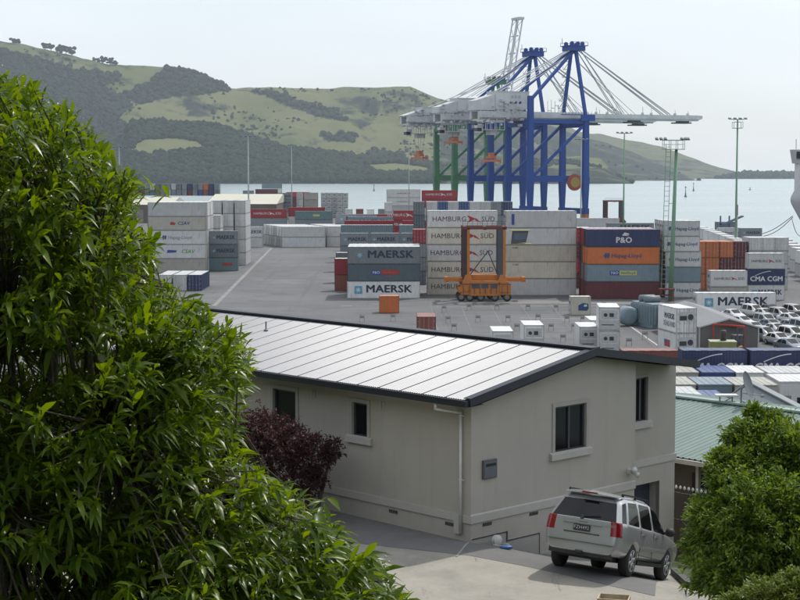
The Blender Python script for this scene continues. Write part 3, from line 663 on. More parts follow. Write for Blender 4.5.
# dish + panel on the ridge
b = onplane(741, 404, C0 + ET * 16, ET)
o = empty('satellite_dish', b, 0, 'grey satellite dish on a bracket over the green roof ridge', 'satellite dish')
MB().lathe((.15, 0, .62), (.85, -.45, .3), [(.0, .02), (-.005, .10), (.02, .26), (.07, .42), (.08, .43), (.075, .42), (.03, .26), (.012, .05)], 20).build('reflector', mat('dish_grey', (.10, .12, .13), .5), o, True)
mb = MB(); mb.tube((0, 0, -.05), (0, 0, .5), .03); mb.tube((0, 0, .5), (.15, 0, .6), .03); mb.tube((.05, 0, .35), (.6, -.3, .3), .012); mb.tube((0, 0, .1), (.45, .1, -.1), .02); mb.box(.56, .66, -.36, -.26, .25, .33); mb.build('mast', mat('galv', (.25, .26, .27), .5, metal=.5), o)
b = onplane(726, 404, C0 + ET * 16, ET)
o = empty('aerial_unit', b, 0, 'flat white antenna tray mounted left of the satellite dish', 'antenna')
mb = MB(); mb.box(-.35, .35, -.2, .2, .26, .31); mb.build('tray', m_pvc, o); mb = MB(); mb.tube((-.2, 0, -.1), (-.2, 0, .26), .025); mb.tube((.2, 0, -.1), (.2, 0, .26), .025); mb.tube((-.2, 0, .0), (.2, 0, .22), .015); mb.build('bracket', mat('galv', (.2, .2, .2)), o)
# ============================================================ CONTAINERS
COL = dict(white=(.52, .53, .53), bright=(.66, .67, .67), cream=(.54, .515, .435), pale=(.47, .485, .485), beige=(.36, .35, .31), grey=(.19, .215, .235), dgrey=(.12, .14, .155), slate=(.07, .10, .12), teal=(.10, .17, .18),
           steel=(.16, .22, .26), navy=(.02, .035, .11), blue=(.03, .07, .22), orange=(.48, .13, .035), maroon=(.10, .018, .025), red=(.28, .022, .03), rust=(.22, .07, .05))
def paint(c): return mat('paint_' + c, COL[c], .5, var=.10, scale=.6, streak=.45 if c in ('white', 'cream', 'beige', 'bright', 'pale') else .3, dirt=(.17, .12, .08) if c in ('white', 'cream', 'beige', 'bright', 'pale') else (.10, .07, .05))
def framepaint(c): return mat('frame_' + c, tuple(x * .62 for x in COL[c]), .6, var=.2, scale=1.2, streak=.5, dirt=(.12, .07, .04))
def roofpaint(c): return mat('roof_' + c, tuple(x * .9 + .05 for x in COL[c]), .5, var=.18, scale=.5, streak=.3, dirt=(.25, .22, .18))
m_bar = mat('lock_bar', (.33, .33, .32), .5); m_unit = mat('reefer_dark', (.03, .035, .05), .5); m_unitp = mat('reefer_panel', (.45, .46, .46), .5)
CW = 2.44
def tmpl(L, H, kind):
    k = (L, H, kind)
    if k in _T: return _T[k]
    d = {}; w = CW / 2
    def corr(mb, a, b, out, z0, z1, dep, pitch):
        a = Vector(a); b = Vector(b); out = Vector(out); n = max(2, int((b - a).length / pitch)); vs = []; fs = []
        for i in range(n):
            for f, dd in ((0, 0), (.25, 0), (.5, 1), (.75, 1)):
                p = a + (b - a) * ((i + f) / n) - out * dep * dd; vs += [(p.x, p.y, z0), (p.x, p.y, z1)]
        vs += [(b.x, b.y, z0), (b.x, b.y, z1)]
        for i in range(len(vs) // 2 - 1): fs.append((2*i, 2*i+2, 2*i+3, 2*i+1))
        mb.add(vs, fs)
    mb = MB(); dep, pi_ = (.036, .28) if kind == 'dry' else (.010, .46)
    corr(mb, (-L/2+.1, -w+.012, 0), (L/2-.1, -w+.012, 0), (0, -1, 0), .14, H-.08, dep, pi_); corr(mb, (L/2-.1, w-.012, 0), (-L/2+.1, w-.012, 0), (0, 1, 0), .14, H-.08, dep, pi_)
    if kind == 'dry': corr(mb, (-L/2+.012, w-.1, 0), (-L/2+.012, -w+.1, 0), (-1, 0, 0), .14, H-.08, .036, .28)
    else: mb.box(-L/2+.05, -L/2+.07, -w+.1, w-.1, .14, H-.08)
    mb.box(-L/2+.1, L/2-.1, -w+.07, w-.07, .08, .12)
    d['body'] = mb.mesh('body', fix=False)
    mb = MB()
    for sx in (-1, 1):
        for sy in (-1, 1):
            x, y = sx * (L/2 - .05), sy * (w - .05); mb.box(x - .05, x + .05, y - .05, y + .05, .12, H - .118)
            for z0, z1 in ((0, .118), (H - .116, H)): mb.box(x - .06*1, x + .06, y - .06, y + .06, z0, z1)
    for sy in (-1, 1):
        for z0, z1 in ((.02, .14), (H - .11, H - .03)): mb.box(-L/2 + .112, L/2 - .112, sy*(w-.032) - .028, sy*(w-.032) + .028, z0, z1)
    for sx in (-1, 1):
        for z0, z1 in ((.02, .13), (H - .12, H - .02)): mb.box(sx*(L/2-.05) - .045, sx*(L/2-.05) + .045, -w + .112, w - .112, z0, z1)
    d['frame'] = mb.mesh('frame')
    mb = MB(); n = max(4, int(L / 1.1)); vs = []; fs = []
    for i in range(n):
        for f, dd in ((.0, 0), (.35, 0), (.45, .02), (.95, .02)): x = -L/2 + .1 + (L - .2) * (i + f) / n; vs += [(x, -w + .06, H - .032 + dd), (x, w - .06, H - .032 + dd)]
    vs += [(L/2 - .1, -w + .06, H - .032), (L/2 - .1, w - .06, H - .032)]
    for i in range(len(vs) // 2 - 1): fs.append((2*i, 2*i+1, 2*i+3, 2*i+2))
    mb.add(vs, fs); d['roof'] = mb.mesh('roof', fix=False)
    for s in (-1, 1):
        mb = MB(); y0, y1 = sorted((s * .015, s * (w - .10))); mb.box(L/2 - .04, L/2 - .012, y0, y1, .135, H - .125)
        d['door%d' % s] = mb.mesh('door')
        mb = MB()
        for yy in (.30, .85): mb.box(L/2 - .010, L/2 + .022, s*yy - .02, s*yy + .02, .10, H - .10); mb.box(L/2 - .009, L/2 + .012, s*yy - .06, s*yy + .16, 1.12, 1.17)
        for z in (.5, 1.3, 2.1): mb.box(L/2 - .011, L/2 + .0, s*(w-.2) - .07, s*(w-.2) + .07, z, z + .08)
        d['bar%d' % s] = mb.mesh('lock_bar')
    if kind == 'reefer':
        mb = MB(); x = -L/2 + .045
        mb.box(x - .02, x, -w + .12, w - .12, .16, H * .44); mb.box(x - .03, x - .001, -.95, .95, H * .5, H * .86); d['panel'] = mb.mesh('unit_panel')
        m5 = MB(); m5.box(x - .045, x - .031, -.5, .0, H * .58, H * .74); d['ctl'] = m5.mesh('control_box'); m5 = MB(); m5.box(x - .035, x - .021, -.5, .9, .62, .72); d['grl'] = m5.mesh('unit_grille')
        mb = MB(); mb.lathe((x - .035, .45, H * .66), (-1, 0, 0), [(0, .22), (.02, .21), (.021, .1)], 16); d['fan'] = mb.mesh('cooling_fan')
    _T[k] = d; return d
def star(mb, cx, cz, r, y=0, n=7):
    pts = []
    for i in range(2 * n): a = math.pi * i / n + math.pi / 2; rr = r if i % 2 == 0 else r * .38; pts.append((cx + math.cos(a) * rr, y, cz + math.sin(a) * rr))
    mb.add(pts, [tuple(range(2 * n))])
def flat(name, col): return mat('mark_' + name, col, .5, var=.03)
K_ = dict(dark=flat('dark', (.02, .03, .06)), serif=flat('serif', (.10, .07, .09)), white=flat('white', (.6, .6, .6)), sky=flat('sky', (.10, .32, .48)), lsky=flat('lsky', (.22, .42, .52)), red=flat('red', (.35, .03, .03)),
          hl=flat('hl', (.02, .06, .16)), yel=flat('yel', (.45, .45, .12)), ora=flat('ora', (.45, .10, .04)), grn=flat('grn', (.12, .32, .08)), blu=flat('blu', (.03, .06, .28)), faint=flat('faint', (.25, .25, .27)))
def logo_items(kind, L, H, scale=1.0):
    """(name, mesh, material) flat marks on the -y side, centred on (0, z)"""
    k = ('logo', kind, L, H)
    if k in _T: return _T[k]
    out = []; s = min(1, L / 12.19) ** .55; zc = H * .5
    def T(body, size, x, z, m, bold=0, sx=1.0, shear=0): out.append(('lettering', text_mesh(body, size, bold, sx, shear), K_[m], x, z))
    def P(name, pts, m, dy=0): mb = MB(); mb.add([(x, dy, z) for x, z in pts], [tuple(range(len(pts)))]); out.append((name, mb.mesh(name, fix=False), K_[m], 0, 0))
    def rct(x0, x1, z0, z1): return [(x0, z0), (x1, z0), (x1, z1), (x0, z1)]
    if kind in ('maersk', 'maersk_white'):
        sm = L < 9
        x0 = -L * .335; r = .62 * (s if sm else 1); ts = 1.75 if not sm else 1.15
        if kind == 'maersk_white': P('badge', rct(x0 - r*1.05, x0 + r*1.05, zc - r*1.05, zc + r*1.05), 'sky'); mb = MB(); star(mb, x0, zc, r * .86, -.004); out.append(('star_mark', mb.mesh('star_mark', fix=False), K_['white'], 0, 0))
        else: P('badge', rct(x0 - r*.95, x0 + r*.95, zc - r*.95, zc + r*.95), 'faint' if sm else 'faint'); out.pop(); mb = MB(); star(mb, x0, zc, r, -.004); out.append(('star_mark', mb.mesh('star_mark', fix=False), K_['lsky'], 0, 0))
        T('MAERSK', ts, L * .085, zc + (.12 if not sm else .05), 'dark', .045 if not sm else .03, 1.16 if not sm else .9)
    elif kind in ('hamburg', 'hamburg_small', 'hamburg_red'):
        f = {'hamburg': 1, 'hamburg_small': .50, 'hamburg_red': .85}[kind] * (1 if L > 9 else 1.0); c = 'white' if kind == 'hamburg_red' else 'serif'; ar = 'white' if kind == 'hamburg_red' else 'red'
        if kind == 'hamburg_small': f = .46
        T('HAMBURG', 1.22 * f, -2.45 * f, zc, c, .006, .98); T('SÜD', 1.22 * f, 4.25 * f, zc, c, .006, .98)
        P('arrow_mark', [(.55*f, zc + .72*f), (2.1*f, zc + .08*f), (.75*f, zc - .62*f), (1.05*f, zc + .05*f)], ar); P('arrow_mark', [(2.05*f, zc + .22*f), (3.05*f, zc - .6*f), (1.95*f, zc - .18*f)], ar)
    elif kind in ('hapag', 'hapag_dark', 'hapag_faint'):
        f = 1 if L > 9 else .82; m = 'hl'
        x0 = -L * .33 if L < 9 else -2.6
        mb = MB()
        for dx in (-.32, .12): mb.add([(x0 + (dx)*f, -.002, zc - .42*f), (x0 + (dx+.3)*f, -.002, zc - .42*f), (x0 + (dx+.42)*f, -.002, zc + .42*f), (x0 + (dx+.05)*f, -.002, zc + .42*f)], [(0, 1, 2, 3)])
        mb.add([(x0 - .5*f, -.003, zc - .1*f), (x0 + .55*f, -.003, zc - .1*f), (x0 + .55*f, -.003, zc + .1*f), (x0 - .5*f, -.003, zc + .1*f)], [(0, 1, 2, 3)])
        out.append(('logo_mark', mb.mesh('logo_mark', fix=False), K_[m], 0, 0)); T('Hapag-Lloyd', .98 * f if L < 9 else 1.0, (x0 + 3.35*f), zc - .03, m if kind != 'hapag_faint' else 'faint', .02, .95)
    elif kind == 'po':
        T('P&O', 1.35, 0, zc - .35, 'white', .04, 1.0); P('flag_mark', [(-.35, zc + .45), (.75, zc + .35), (.85, zc + .75), (.1, zc + .98)], 'white'); P('flag_mark', [(.15, zc + .5), (.8, zc + .4), (.85, zc + .6)], 'ora', -.003)
    elif kind in ('nedlloyd', 'nedlloyd_red'):
        P('badge', rct(-2.2, -.6, zc - .38, zc + .38), 'blu'); T('P&O', .62, -1.4, zc, 'white', .02)
        if kind == 'nedlloyd': P('badge', rct(-.6, 2.3, zc - .38, zc + .38), 'yel'); T('Nedlloyd', .62, .85, zc, 'blu', .02)
        else: P('badge', [(-.6, zc - .3), (2.2, zc - .3), (2.7, zc + .05), (2.2, zc + .42), (-.6, zc + .5)], 'red'); T('Nedlloyd', .58, .8, zc + .05, 'ora', .02); T('container', .34, .7, zc - .62, 'ora', .01)
    elif kind == 'cma':
        T('CMA CGM', 1.12, 0, zc - .35, 'white', .05, 1.0); mb = MB(); arc = [(-1.9 + 2.6 * t, zc + .15 + .75 * math.sin(t * 1.5)) for t in np.linspace(0, 1, 9)]
        for (a, b), (c, d) in zip(arc[:-1], arc[1:]): mb.add([(a, -.002, b), (c, -.002, d), (c, -.002, d + .1), (a, -.002, b + .1)], [(0, 1, 2, 3)])
        out.append(('swoosh', mb.mesh('swoosh', fix=False), K_['white'], 0, 0))
    elif kind == 'csav':
        T('CSAV', 1.0, 1.2, zc, 'hl', .03, 1.0, .15); P('logo_mark', [(-1.6, zc - .3), (-.7, zc - .35), (-.4, zc), (-1.2, zc + .35), (-1.7, zc + .1)], 'red')
    elif kind == 'csav_green':
        T('CSAV', 1.1, 2.2, zc, 'grn', .03, 1.0, .25); P('logo_mark', [(-2.2, zc - .3), (-.2, zc - .2), (-.1, zc + .25), (-2.0, zc + .35)], 'blu')
    elif kind == 'smallred': P('badge', rct(-.2, 1.9, zc - .3, zc + .35), 'red')
    elif kind == 'cornertext': T('CAI', .42, -L * .42 + .9, H - .5, 'dark', .02, 1.4)
    elif kind == 'bluestripe': P('stripe', rct(-L*.42, -L*.42 + .5, H * .18, H * .82), 'blu'); T('C', .7, L * .41, zc - .1, 'faint', .02)
    elif kind == 'maersk_sea': T('MAERSK', .85, .6, zc + .35, 'dark', .03); T('SEALAND', .85, .6, zc - .55, 'faint', .03)
    elif kind == 'usflag': P('badge', rct(-.9, .9, zc - .3, zc + .5), 'red'); P('badge', rct(-.9, 0, zc + .1, zc + .5), 'blu', -.003)
    elif kind == 'sk': T('MAERSK', 1.3, .4, zc, 'dark', .03)
    elif kind == 'bluemark': P('badge', [(-.35, .75), (.95, .7), (1.2, 1.1), (1.1, 1.75), (.3, 1.85), (-.35, 1.5)], 'hl'); P('badge', [(.45, 1.3), (.95, 1.35), (.9, 1.65), (.5, 1.6)], 'white', -.003)
    elif kind == 'yellowtag': P('badge', rct(-.2, 2.0, zc - .3, zc + .3), 'yel')
    _T[k] = out; return out
CI = [0]; FILL = []
def container(center, rot, L, H, color, label, group=None, logo=None, kind='dry', roof=None, small=False, name='shipping_container'):
    CI[0] += 1
    if CI[0] in BURIED: FILL.append((center, rot, L, H, roof or color)); return None
    o = empty(name, center, rot, label, 'container', group); o['ci'] = CI[0]; d = tmpl(L, H, kind); p = paint(color)
    link('body', d['body'], p, o); link('frame', d['frame'], framepaint(color), o); link('roof', d['roof'], roofpaint(roof or color), o)
    for s in (-1, 1):
        dr = link('door', d['door%d' % s], p, o)
        if not small: link('lock_bar', d['bar%d' % s], m_bar, dr)
    if kind == 'reefer': link('unit_panel', d['panel'], m_unitp, o); link('cooling_fan', d['fan'], m_unit, o); link('control_box', d['ctl'], m_unit, o); link('unit_grille', d['grl'], m_unit, o)
    if logo:
        sh_ = random.uniform(-.22, .22) if L > 5 else 0
        for nm, me, m, x, z in logo_items(logo, L, H):
            q = link(nm, me, m, o); q.location = (x + sh_, -CW / 2 - .006, z)
    return o
ORD = {1: ['sole'], 2: ['bottom', 'top'], 3: ['bottom', 'middle', 'top'], 4: ['bottom', 'second lowest', 'second highest', 'top'], 5: ['bottom', 'second lowest', 'middle', 'second highest', 'top'], 6: ['bottom', 'second lowest', 'third lowest', 'third highest', 'second highest', 'top']}
DESC = {'maersk': 'with star and block letters', 'maersk_white': 'with square star badge', 'hamburg': 'with serif letters and red arrows', 'hamburg_small': 'with small arrow mark', 'hamburg_red': 'with white arrow mark', 'hapag': 'with dark blue name',
        'hapag_faint': 'with faint name', 'hapag_dark': 'with dark name', 'po': 'with small flag mark', 'nedlloyd': 'with blue and yellow label', 'nedlloyd_red': 'with blue and red label', 'cma': 'with white swoosh', 'csav': 'with red mark and slanted letters', 'csav_green': 'with green letters',
        'smallred': 'with red patch', 'cornertext': 'with tiny corner letters', 'bluestripe': 'with short blue stripe', 'sk': 'with cropped dark letters', 'maersk_sea': 'with two lines of letters', 'usflag': 'with red patch', 'yellowtag': 'with yellow tag', 'bluemark': 'with dark blue mark'}
NAMES_COL = dict(white='white', bright='bright white', cream='cream', pale='pale grey', beige='beige', grey='grey', dgrey='dark grey', slate='dark slate', teal='teal grey', steel='blue grey', navy='navy', blue='blue', orange='orange', maroon='maroon', red='red', rust='rusty')
USED = set()
def stack(px, by, specs, phrase, L=40, H=2.9, mode='side', rot=0.0, kind='dry', group=None, skip=0, z0=0.0, small=False, base=None):
    """front left bottom corner seen at (px, by); specs bottom to top: (colour, logo[, kind])"""
    LL = {40: 12.19, 20: 6.06, 10: 2.99}[L]; g = Vector(base) if base else onz(px, by, 0); r = R(rot); ex = Vector((math.cos(r), math.sin(r), 0)); ey = Vector((-ex.y, ex.x, 0))
    c = g + (ex * LL / 2 + ey * CW / 2 if mode == 'side' else ex * CW / 2 + ey * LL / 2)
    rr = r if mode == 'side' else (r - math.pi / 2 if mode == 'door' else r + math.pi / 2)
    n = len(specs)
    for i, sp in enumerate(specs):
        if sp is None or i < skip: continue
        colr, lg = sp[0], sp[1] if len(sp) > 1 else None; kd = sp[2] if len(sp) > 2 else kind
        oo = ORD[n][i]; lab = ' '.join(x for x in (NAMES_COL[colr], 'container', DESC.get(lg, ''), ('' if n == 1 else oo + ' of'), ('' if n == 1 else 'the') , phrase) if x)
        if len(lab.split()) > 16: lab = ' '.join(x for x in (NAMES_COL[colr], oo + ' of', phrase) if x)
        container((c.x + (random.uniform(-.04, .04)), c.y + random.uniform(-.04, .04), z0 + i * H), rr, LL, H, colr, lab, group or 'stacked shipping containers', lg, kd, roof=sp[3] if len(sp) > 3 else None, small=small)
Wt = ('white',)
# --- front block
stack(347.3, 298.5, [('bright', 'maersk_white'), ('slate', 'nedlloyd_red'), ('grey', 'maersk', 'dry', 'bright')], 'three-high stack left of the straddle carrier', 40)
def behind(px, by, dist, specs, phrase, L=40, H=2.9, **k):
    g = onz(px, by, 0); stack(0, 0, specs, phrase, L, H, base=(g.x, g.y + dist, 0), **k)
for j, c in enumerate(('white', 'pale', 'bright')): behind(347.3, 298.5, 2.9 * (j + 1) + .1, [('grey',), ('white',), (c, None, 'dry', 'bright')], 'row %s behind the three-high front stack' % ('just', 'two', 'three')[j], small=True)
behind(347.3, 298.5, 14.8, [('red',), ('red',)], 'pair poking out left of the three-high front stack', 20, small=True)
stack(334.5, 291, [('rust',), ('red', None, 'dry', 'bright')], 'low pair left of the three-high stack', 20)
stack(336, 283, [('maroon',), ('dgrey', None, 'dry', 'pale')], 'next pair behind the low red pair', 20)
for i, x in enumerate((340.3, 370.6, 400.8)): stack(x, 271.5, [('grey',), ('grey',), ('grey', 'maersk')], ('left', 'centre', 'right')[i] + ' short stack in row behind the front stack', 20, 2.72)
stack(413, 285, [('slate',), ('dgrey',), ('grey',), ('red', None, 'dry', 'red')], 'narrow stack left of the white five-high block', 20, 2.6, mode='door')
stack(341, 262, [('dgrey',), ('grey',), ('steel', None, 'dry', 'bright')], 'left half of second grey row', 40); stack(399, 262, [('dgrey',), ('grey',), ('steel', None, 'dry', 'bright')], 'right half of second grey row', 20)
stack(344.5, 257, [('red',), ('red',), ('red',)], 'long red row behind the grey rows', 40, 3.02); stack(402, 257, [('red',), ('red',), ('red',)], 'short red stack behind the grey rows', 20, 3.02)
stack(347.5, 250.5, [('grey',), ('grey',), ('steel', 'maersk')], 'long grey row in front of far red boxes', 40, 3.0); stack(393.5, 248, [('red',), ('red',), ('red', 'hamburg_red'), ('red', 'hamburg_red')], 'red pair left of the slate column', 20, 2.6)
stack(335.5, 244, [('grey',), ('grey',), ('grey', 'maersk')], 'far grey pair right of the white reefers', 40, 2.9); stack(374, 244, [('red',), ('navy',), ('red', 'hamburg_red')], 'far red end beside the grey pair', 20, 2.9)
stack(384.5, 240, [('pale',), ('pale',), ('white',), ('white',)], 'narrow white box column among red containers', 20, 2.9, mode='door')
for i, (x, c) in enumerate(((345, 'white'), (356, 'rust'), (367, 'bright'), (378, 'grey'))): stack(x, 233, [('pale',), ('white',), (c,)], ('first', 'second', 'third', 'fourth')[i] + ' of the low far boxes by the water', 20, 2.75, mode='door', small=True)
stack(386.6, 230.5, [('white',), ('white',), ('pale',), ('white', 'hamburg_small'), ('white', 'hamburg_small')], 'distant white stack by the water', 40, 2.95)
stack(421.6, 233.5, [('red',), ('pale',), ('white',), ('red',), ('red', 'hamburg_red')], 'distant stack beside the green crane leg', 40, 2.95)
cols = ('dgrey', 'pale', 'blue', 'pale', 'blue', 'white', 'pale', 'grey', 'navy'); xs = (413.6, 426.2, 437, 447.6, 458.4, 469, 479.6, 490.2, 501)
for i, (x, c) in enumerate(zip(xs, cols)):
    stack(x, 269, [('grey',), ('grey',), ('dgrey',), ('slate',) if i == 0 else ('grey',), (c,)], 'end-on column %s behind the white block' % ('farthest left', 'second', 'third', 'fourth', 'fifth', 'sixth', 'seventh', 'eighth', 'ninth')[i], 20, 2.93, mode='door')
stack(427, 295, [('cream', 'hamburg'), ('cream', 'hamburg'), ('white', 'hamburg'), ('cream', 'hamburg'), ('white', 'hamburg')], 'white block behind the straddle carrier', 40, 2.9, kind='reefer')
stack(504.8, 295.5, [('pale',), ('cream', 'cornertext'), ('cream', 'cornertext'), ('pale',), ('pale', 'bluestripe')], 'pale stack right of the straddle carrier', 40, 2.9, kind='reefer')
behind(504.8, 295.5, 2.7, [('pale',), ('cream',), ('pale',), ('beige',), ('pale',)], 'second row behind the pale stack', kind='reefer', small=True)
behind(427, 295, 2.7, [('pale',), ('cream',), ('white',), ('white',), ('white',)], 'second row behind the white block', kind='reefer', small=True)
stack(577.2, 288, [('maroon',), ('red',), ('maroon',), ('red', None, 'dry', 'pale')], 'column in the gap left of the navy-topped stack', 20, 2.75, mode='door')
stack(586, 299, [('maroon',), ('steel', 'nedlloyd'), ('orange', 'hapag_dark'), ('navy', 'po')], 'mixed four-high stack in the middle', 40, 2.9)
cc = [[('maroon',), ('rust',), ('orange',), ('maroon', None, 'dry', 'red')], [('red',), ('steel',), ('rust',), ('red', None, 'dry', 'pale')], [('maroon',), ('red',), ('maroon',), ('red', None, 'dry', 'white')]]
for j, s in enumerate(cc): behind(586, 299, 2.7 * (j + 1), s, '%s row behind the mixed four-high stack' % ('first', 'second', 'third')[j], 40, 2.9, small=True)
stack(576, 247, [('pale',), ('pale',), ('pale',)], 'pale far row between stacks near the crane', 40, 2.7); stack(607, 253, [('grey',), ('grey',), ('grey', 'maersk')], 'grey row behind the navy-topped stack', 40, 2.6)
HS = [('white', 'hapag'), ('steel', None, 'reefer'), ('white', 'hapag'), ('white', 'hapag'), ('white', 'hapag')]
g = onz(665, 297.7)
stack(0, 0, HS[:3] + [None, None], 'white stack behind the lattice light mast', 20, 2.59, base=(g.x, g.y, 0), kind='reefer')
stack(0, 0, [None, None, None] + HS[3:], 'white stack behind the lattice light mast', 20, 2.59, base=(g.x - .35, g.y, 0), kind='reefer')
for j in range(3): behind(663.5, 297.7, 2.6 * (j + 1), [('white',), ('pale',), ('maroon',), ('white',), ('white',)], '%s row behind the white mast-side stack' % ('first', 'second', 'third')[j], 20, 2.59, kind='reefer', small=True)
for i, (c1, c2, c3) in enumerate((('orange', 'orange', 'orange'), ('orange', 'orange', 'orange'), ('maroon', 'maroon', 'orange'), ('dgrey', 'maroon', 'maroon'))):
    stack(691.5 + 13.9 * i, 290, [(c1,), (c2,), (c3,)], ('leftmost', 'second', 'third', 'last')[i] + ' column of the orange ends', 20, 2.9, mode='door')
stack(709.6, 303, [('beige', 'smallred'), ('white', 'hamburg_small')], 'short pair in front of the orange ends', 20, 2.62, kind='reefer')
stack(747.8, 300.5, [('white', 'maersk_white'), ('navy', 'cma'), ('white', 'hamburg_small')], 'three-high stack by the parked cars', 20, 2.6)
for i in range(3): stack(748 + 13 * i, 290, [('white',), ('pale',), ('pale',), ('white',)], ('left', 'centre', 'right')[i] + ' frame-end column behind the three-high stack', 20, 2.35, mode='door', kind='reefer')
for i in range(9):
    p = onz(748, 286) .lerp(onz(700, 260), i / 8); stack(0, 0, [None, ('pale',), ('bright',)], 'step %s of the white row running to the quay' % ('one', 'two', 'three', 'four', 'five', 'six', 'seven', 'eight', 'nine')[i], 20, 2.6, mode='door', base=(p.x - .0, p.y + 3, 0), kind='reefer', small=True)
stack(695.3, 312, [('bright', 'maersk_white')], 'lying alone beside the parked cars', 40, 2.9, kind='reefer')
stack(740, 247.5, [('pale',), ('grey', 'maersk')], 'far grey pair near the mooring ropes', 20, 2.7); stack(718, 247, [('pale',), ('white', 'hapag')], 'far white pair near the mooring ropes', 20, 2.7)
stack(716, 239, [('grey',), ('grey',)], 'low grey pair at the quay edge', 20, 2.7)
for i in range(6):
    p = onz(808, 282).lerp(onz(782, 262), i / 5); stack(0, 0, [('white',), ('bright',)], 'step %s of the white row at the right edge' % ('one', 'two', 'three', 'four', 'five', 'six')[i], 20, 2.6, mode='door', base=(p.x, p.y, 0), kind='reefer', small=True)
# --- left block
LS = [('beige',), ('white', 'csav_green'), ('white', 'hapag_faint'), ('beige', 'csav'), ('pale',)]
stack(148.5, 272.5, LS, 'five-high stack behind the tree tips', 40, 2.95, kind='reefer')
for j in range(4): behind(148.5, 272.5, 2.7 * (j + 1), [('white',)] * 4 + [('bright',)], '%s row behind the left five-high stack' % ('first', 'second', 'third', 'fourth')[j], 40, 2.95, kind='reefer', small=True)
stack(209.5, 268, [('white',), ('white',), ('white',), ('pale',), ('white',)][:4], 'door-end column beside the left stack', 20, 2.9, mode='door', kind='reefer')
for i in range(3): stack(211.5 + 11.8 * i, 265.5, [('pale',), ('white',), ('pale',), ('white',), ('pale',)], ('left', 'centre', 'right')[i] + ' of three tall door-end columns', 40, 2.93, mode='door', kind='reefer')
CI[0] += 15
for j in range(0):
    g = onz(235.1, 265.5); stack(0, 0, [('pale',), ('white',), ('pale',), ('white',), ('pale',)], '%s stack receding behind the door-end columns' % ('next', 'third', 'last')[j-1], 40, 2.93, mode='door', base=(g.x, g.y + 12.5 * j, 0), kind='reefer', small=True)
stack(209.3, 271, [('teal', 'smallred'), ('dgrey', 'maersk'), ('grey', 'maersk')], 'short grey stack beside the lane line', 20, 2.85)
stack(158, 291, [('pale', None, 'dry', 'white')], 'low pale box deepest in the leaves', 40, 2.9, mode='door'); stack(173, 291, [('pale', None, 'dry', 'white')], 'low pale box half hidden by leaves', 40, 2.9, mode='door'); stack(188, 291, [('navy', None, 'dry', 'white')], 'low dark sided box with pale roof beside the leaves', 40, 2.9, mode='door')
stack(241, 247.5, [('pale',), ('white', 'sk')], 'pair left of the staggered reefers', 20, 2.9, kind='reefer')
w3 = ('first', 'second', 'third', 'fourth', 'fifth', 'sixth', 'seventh', 'eighth')
for g0, by0, n, dx, nm in ((281.7, 247.5, 8, -.95, 'left'), (326.8, 247, 8, -.8, 'right')):
    g = onz(g0, by0)
    for j in range(n): stack(0, 0, [('pale',), ('bright' if j % 3 else 'white',)], '%s step of the %s staggered reefer group' % (w3[j], nm), 40, 2.9,  base=(g.x + dx * j, g.y + 2.75 * j, 0), kind='reefer', small=j > 3)
stack(249.6, 236, [('white',), ('grey',), ('red', 'hamburg_red')], 'red row behind the staggered reefers', 40, 2.95)
stack(295, 236.5, [('pale',), ('grey',), ('teal', 'yellowtag')], 'teal row end behind the staggered reefers', 40, 2.75); stack(288.6, 234.5, [('white',), ('white',), ('red',)], 'long red row behind the teal one', 40, 3.05); stack(324, 235, [('navy',), ('navy',), ('navy',)], 'dark blue end beside the teal row', 20, 2.7, mode='door')
stack(278.5, 219, [('pale',), ('grey',), ('grey', 'maersk'), ('grey', 'maersk')], 'distant grey stack right of the cream roof', 20, 2.9)
stack(296.5, 219, [('pale',), ('white',), ('white',), ('pale',)], 'narrow stack between grey and beige ones', 20, 2.9, mode='door')
stack(304, 220.5, [('cream',), ('cream',), ('beige', 'cornertext'), ('beige', 'cornertext')], 'distant beige stack before the water', 20, 3.0)
for i in range(5): stack(321 + 5.4 * i, 217.5 + .4 * (i > 2), [('white',), ('pale',), ('white',), ('pale' if i % 2 else 'white',)], w3[i] + ' of the pale reefer ends by the water', 20, 2.85, mode='unit', kind='reefer', small=True)
stack(255.5, 210, [('maroon',), ('maroon',), ('grey',), ('maroon',)], 'far maroon row under the hills', 40, 2.85); stack(286.5, 212, [('red',), ('maroon',), ('maroon',), ('red',)], 'far red row under the hills', 40, 2.6)
stack(243, 209, [('pale',), ('pale',), ('pale',), ('grey',)], 'far grey end left of the maroon row', 20, 2.6); stack(262, 206, [('pale',), ('pale',), ('pale',), ('pale',), ('steel',)], 'farthest pale row under the hills', 40, 2.7)
fc = ['grey', 'steel', 'navy', 'grey', 'teal', 'grey', 'pale', 'dgrey', 'grey', 'steel', 'pale', 'dgrey', 'grey', 'navy', 'teal', 'grey', 'orange', 'navy', 'steel']
fc2 = ['dgrey', 'slate', 'maroon', 'grey', 'maroon', 'steel', 'teal', 'dgrey', 'grey', 'pale', 'grey', 'grey', 'grey', 'maroon', 'grey', 'blue', 'rust', 'navy', 'dgrey']
for i in range(19):
    stack(118 + 5.35 * i, 213.5 + .03 * i, [('grey',), ('grey',), ('dgrey',), (fc2[i],), (fc[i],)], ('%s far column under the wooded hill' % (['first', 'second', 'third', 'fourth', 'fifth', 'sixth', 'seventh', 'eighth', 'ninth', 'tenth', 'eleventh', 'twelfth', 'thirteenth', 'fourteenth', 'fifteenth', 'sixteenth', 'seventeenth', 'eighteenth', 'nineteenth'][i])), 20, 3.0, mode='door', skip=3, small=True)
